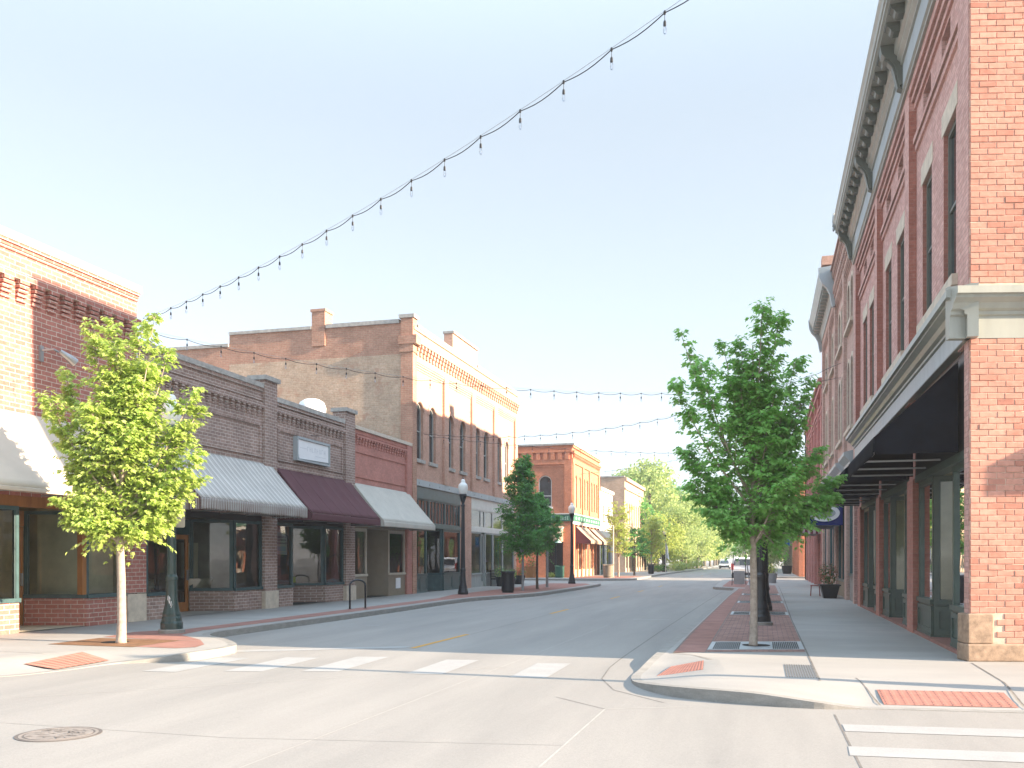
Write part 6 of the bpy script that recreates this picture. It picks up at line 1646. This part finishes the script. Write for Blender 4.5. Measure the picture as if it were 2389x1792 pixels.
# ------------------------------------------------------------------ camera, sun, sky
cam = bpy.data.cameras.new('camera'); co = bpy.data.objects.new('camera', cam); COL.objects.link(co)
co.location = (0, 0, 1.6); co.rotation_euler = (PI / 2, 0, th)
cam.sensor_width = 36; cam.lens = 36 * 2150 / 2389; cam.shift_y = (1303 - 896) / 2389
cam.clip_end = 6000; cam.clip_start = .05
sc.camera = co
EL = R(17.6); to = Vector((math.cos(EL) * math.cos(R(-3.0)), math.cos(EL) * math.sin(R(-3.0)), math.sin(EL)))
sl = bpy.data.lights.new('sun', 'SUN'); sl.energy = 4.1; sl.angle = R(.55); sl.color = (1.0, .80, .60)
so = bpy.data.objects.new('sun', sl); COL.objects.link(so); so.rotation_euler = to.to_track_quat('Z', 'Y').to_euler(); so.location = (60, 0, 40)
w = bpy.data.worlds.new('World'); sc.world = w; w.use_nodes = True
nt = w.node_tree; bgn = nt.nodes['Background']
sky = nt.nodes.new('ShaderNodeTexSky'); sky.sky_type = 'NISHITA'; sky.sun_disc = False
sky.sun_elevation = EL; sky.sun_rotation = math.atan2(to.x, to.y)
sky.air_density = 1.0; sky.dust_density = 1.6; sky.ozone_density = 1.0; sky.altitude = 1500
# pale even tone mixed into clear sky; bluish glow added overhead, unseen, fills shade
hs = nt.nodes.new('ShaderNodeHueSaturation'); hs.inputs['Saturation'].default_value = .55; nt.links.new(sky.outputs[0], hs.inputs['Color'])
vl = nt.nodes.new('ShaderNodeMix'); vl.data_type = 'RGBA'; vl.inputs[0].default_value = .76; vl.inputs[7].default_value = (1, 1, 1, 1)
tc = nt.nodes.new('ShaderNodeTexCoord'); sx = nt.nodes.new('ShaderNodeSeparateXYZ'); nt.links.new(tc.outputs['Generated'], sx.inputs[0])
vr = nt.nodes.new('ShaderNodeMapRange'); vr.interpolation_type = 'SMOOTHSTEP'; nt.links.new(sx.outputs[2], vr.inputs[0])
vr.inputs[1].default_value = .42; vr.inputs[2].default_value = .85; vr.inputs[3].default_value = 1.0; vr.inputs[4].default_value = 3.5
vc = nt.nodes.new('ShaderNodeVectorMath'); vc.operation = 'SCALE'; vc.inputs[0].default_value = (1.08, 1.23, 1.38)
v2 = nt.nodes.new('ShaderNodeMapRange'); v2.interpolation_type = 'SMOOTHSTEP'; nt.links.new(sx.outputs[2], v2.inputs[0])
v2.inputs[1].default_value = .0; v2.inputs[2].default_value = .4; v2.inputs[3].default_value = 1.16; v2.inputs[4].default_value = .95
vm2 = nt.nodes.new('ShaderNodeMath'); vm2.operation = 'MULTIPLY'; nt.links.new(vr.outputs[0], vm2.inputs[0]); nt.links.new(v2.outputs[0], vm2.inputs[1]); nt.links.new(vm2.outputs[0], vc.inputs['Scale']); m01 = nt.nodes.new('ShaderNodeMapRange'); nt.links.new(sx.outputs[2], m01.inputs[0]); m01.inputs[1].default_value = .4; m01.inputs[2].default_value = .8
tn = nt.nodes.new('ShaderNodeMix'); tn.data_type = 'RGBA'; tn.inputs[6].default_value = (1.07, 1.25, 1.38, 1); tn.inputs[7].default_value = (.88, 1.21, 1.58, 1)
nt.links.new(m01.outputs[0], tn.inputs[0]); nt.links.new(tn.outputs[2], vc.inputs[0])
nt.links.new(vc.outputs[0], vl.inputs[7])
nt.links.new(hs.outputs[0], vl.inputs[6]); nt.links.new(vl.outputs[2], bgn.inputs[0]); bgn.inputs[1].default_value = .12
sc.view_settings.view_transform = 'Standard'; sc.view_settings.look = 'None'; sc.view_settings.gamma = 1
sc.view_settings.exposure = 2.3
sc.render.engine = 'CYCLES'
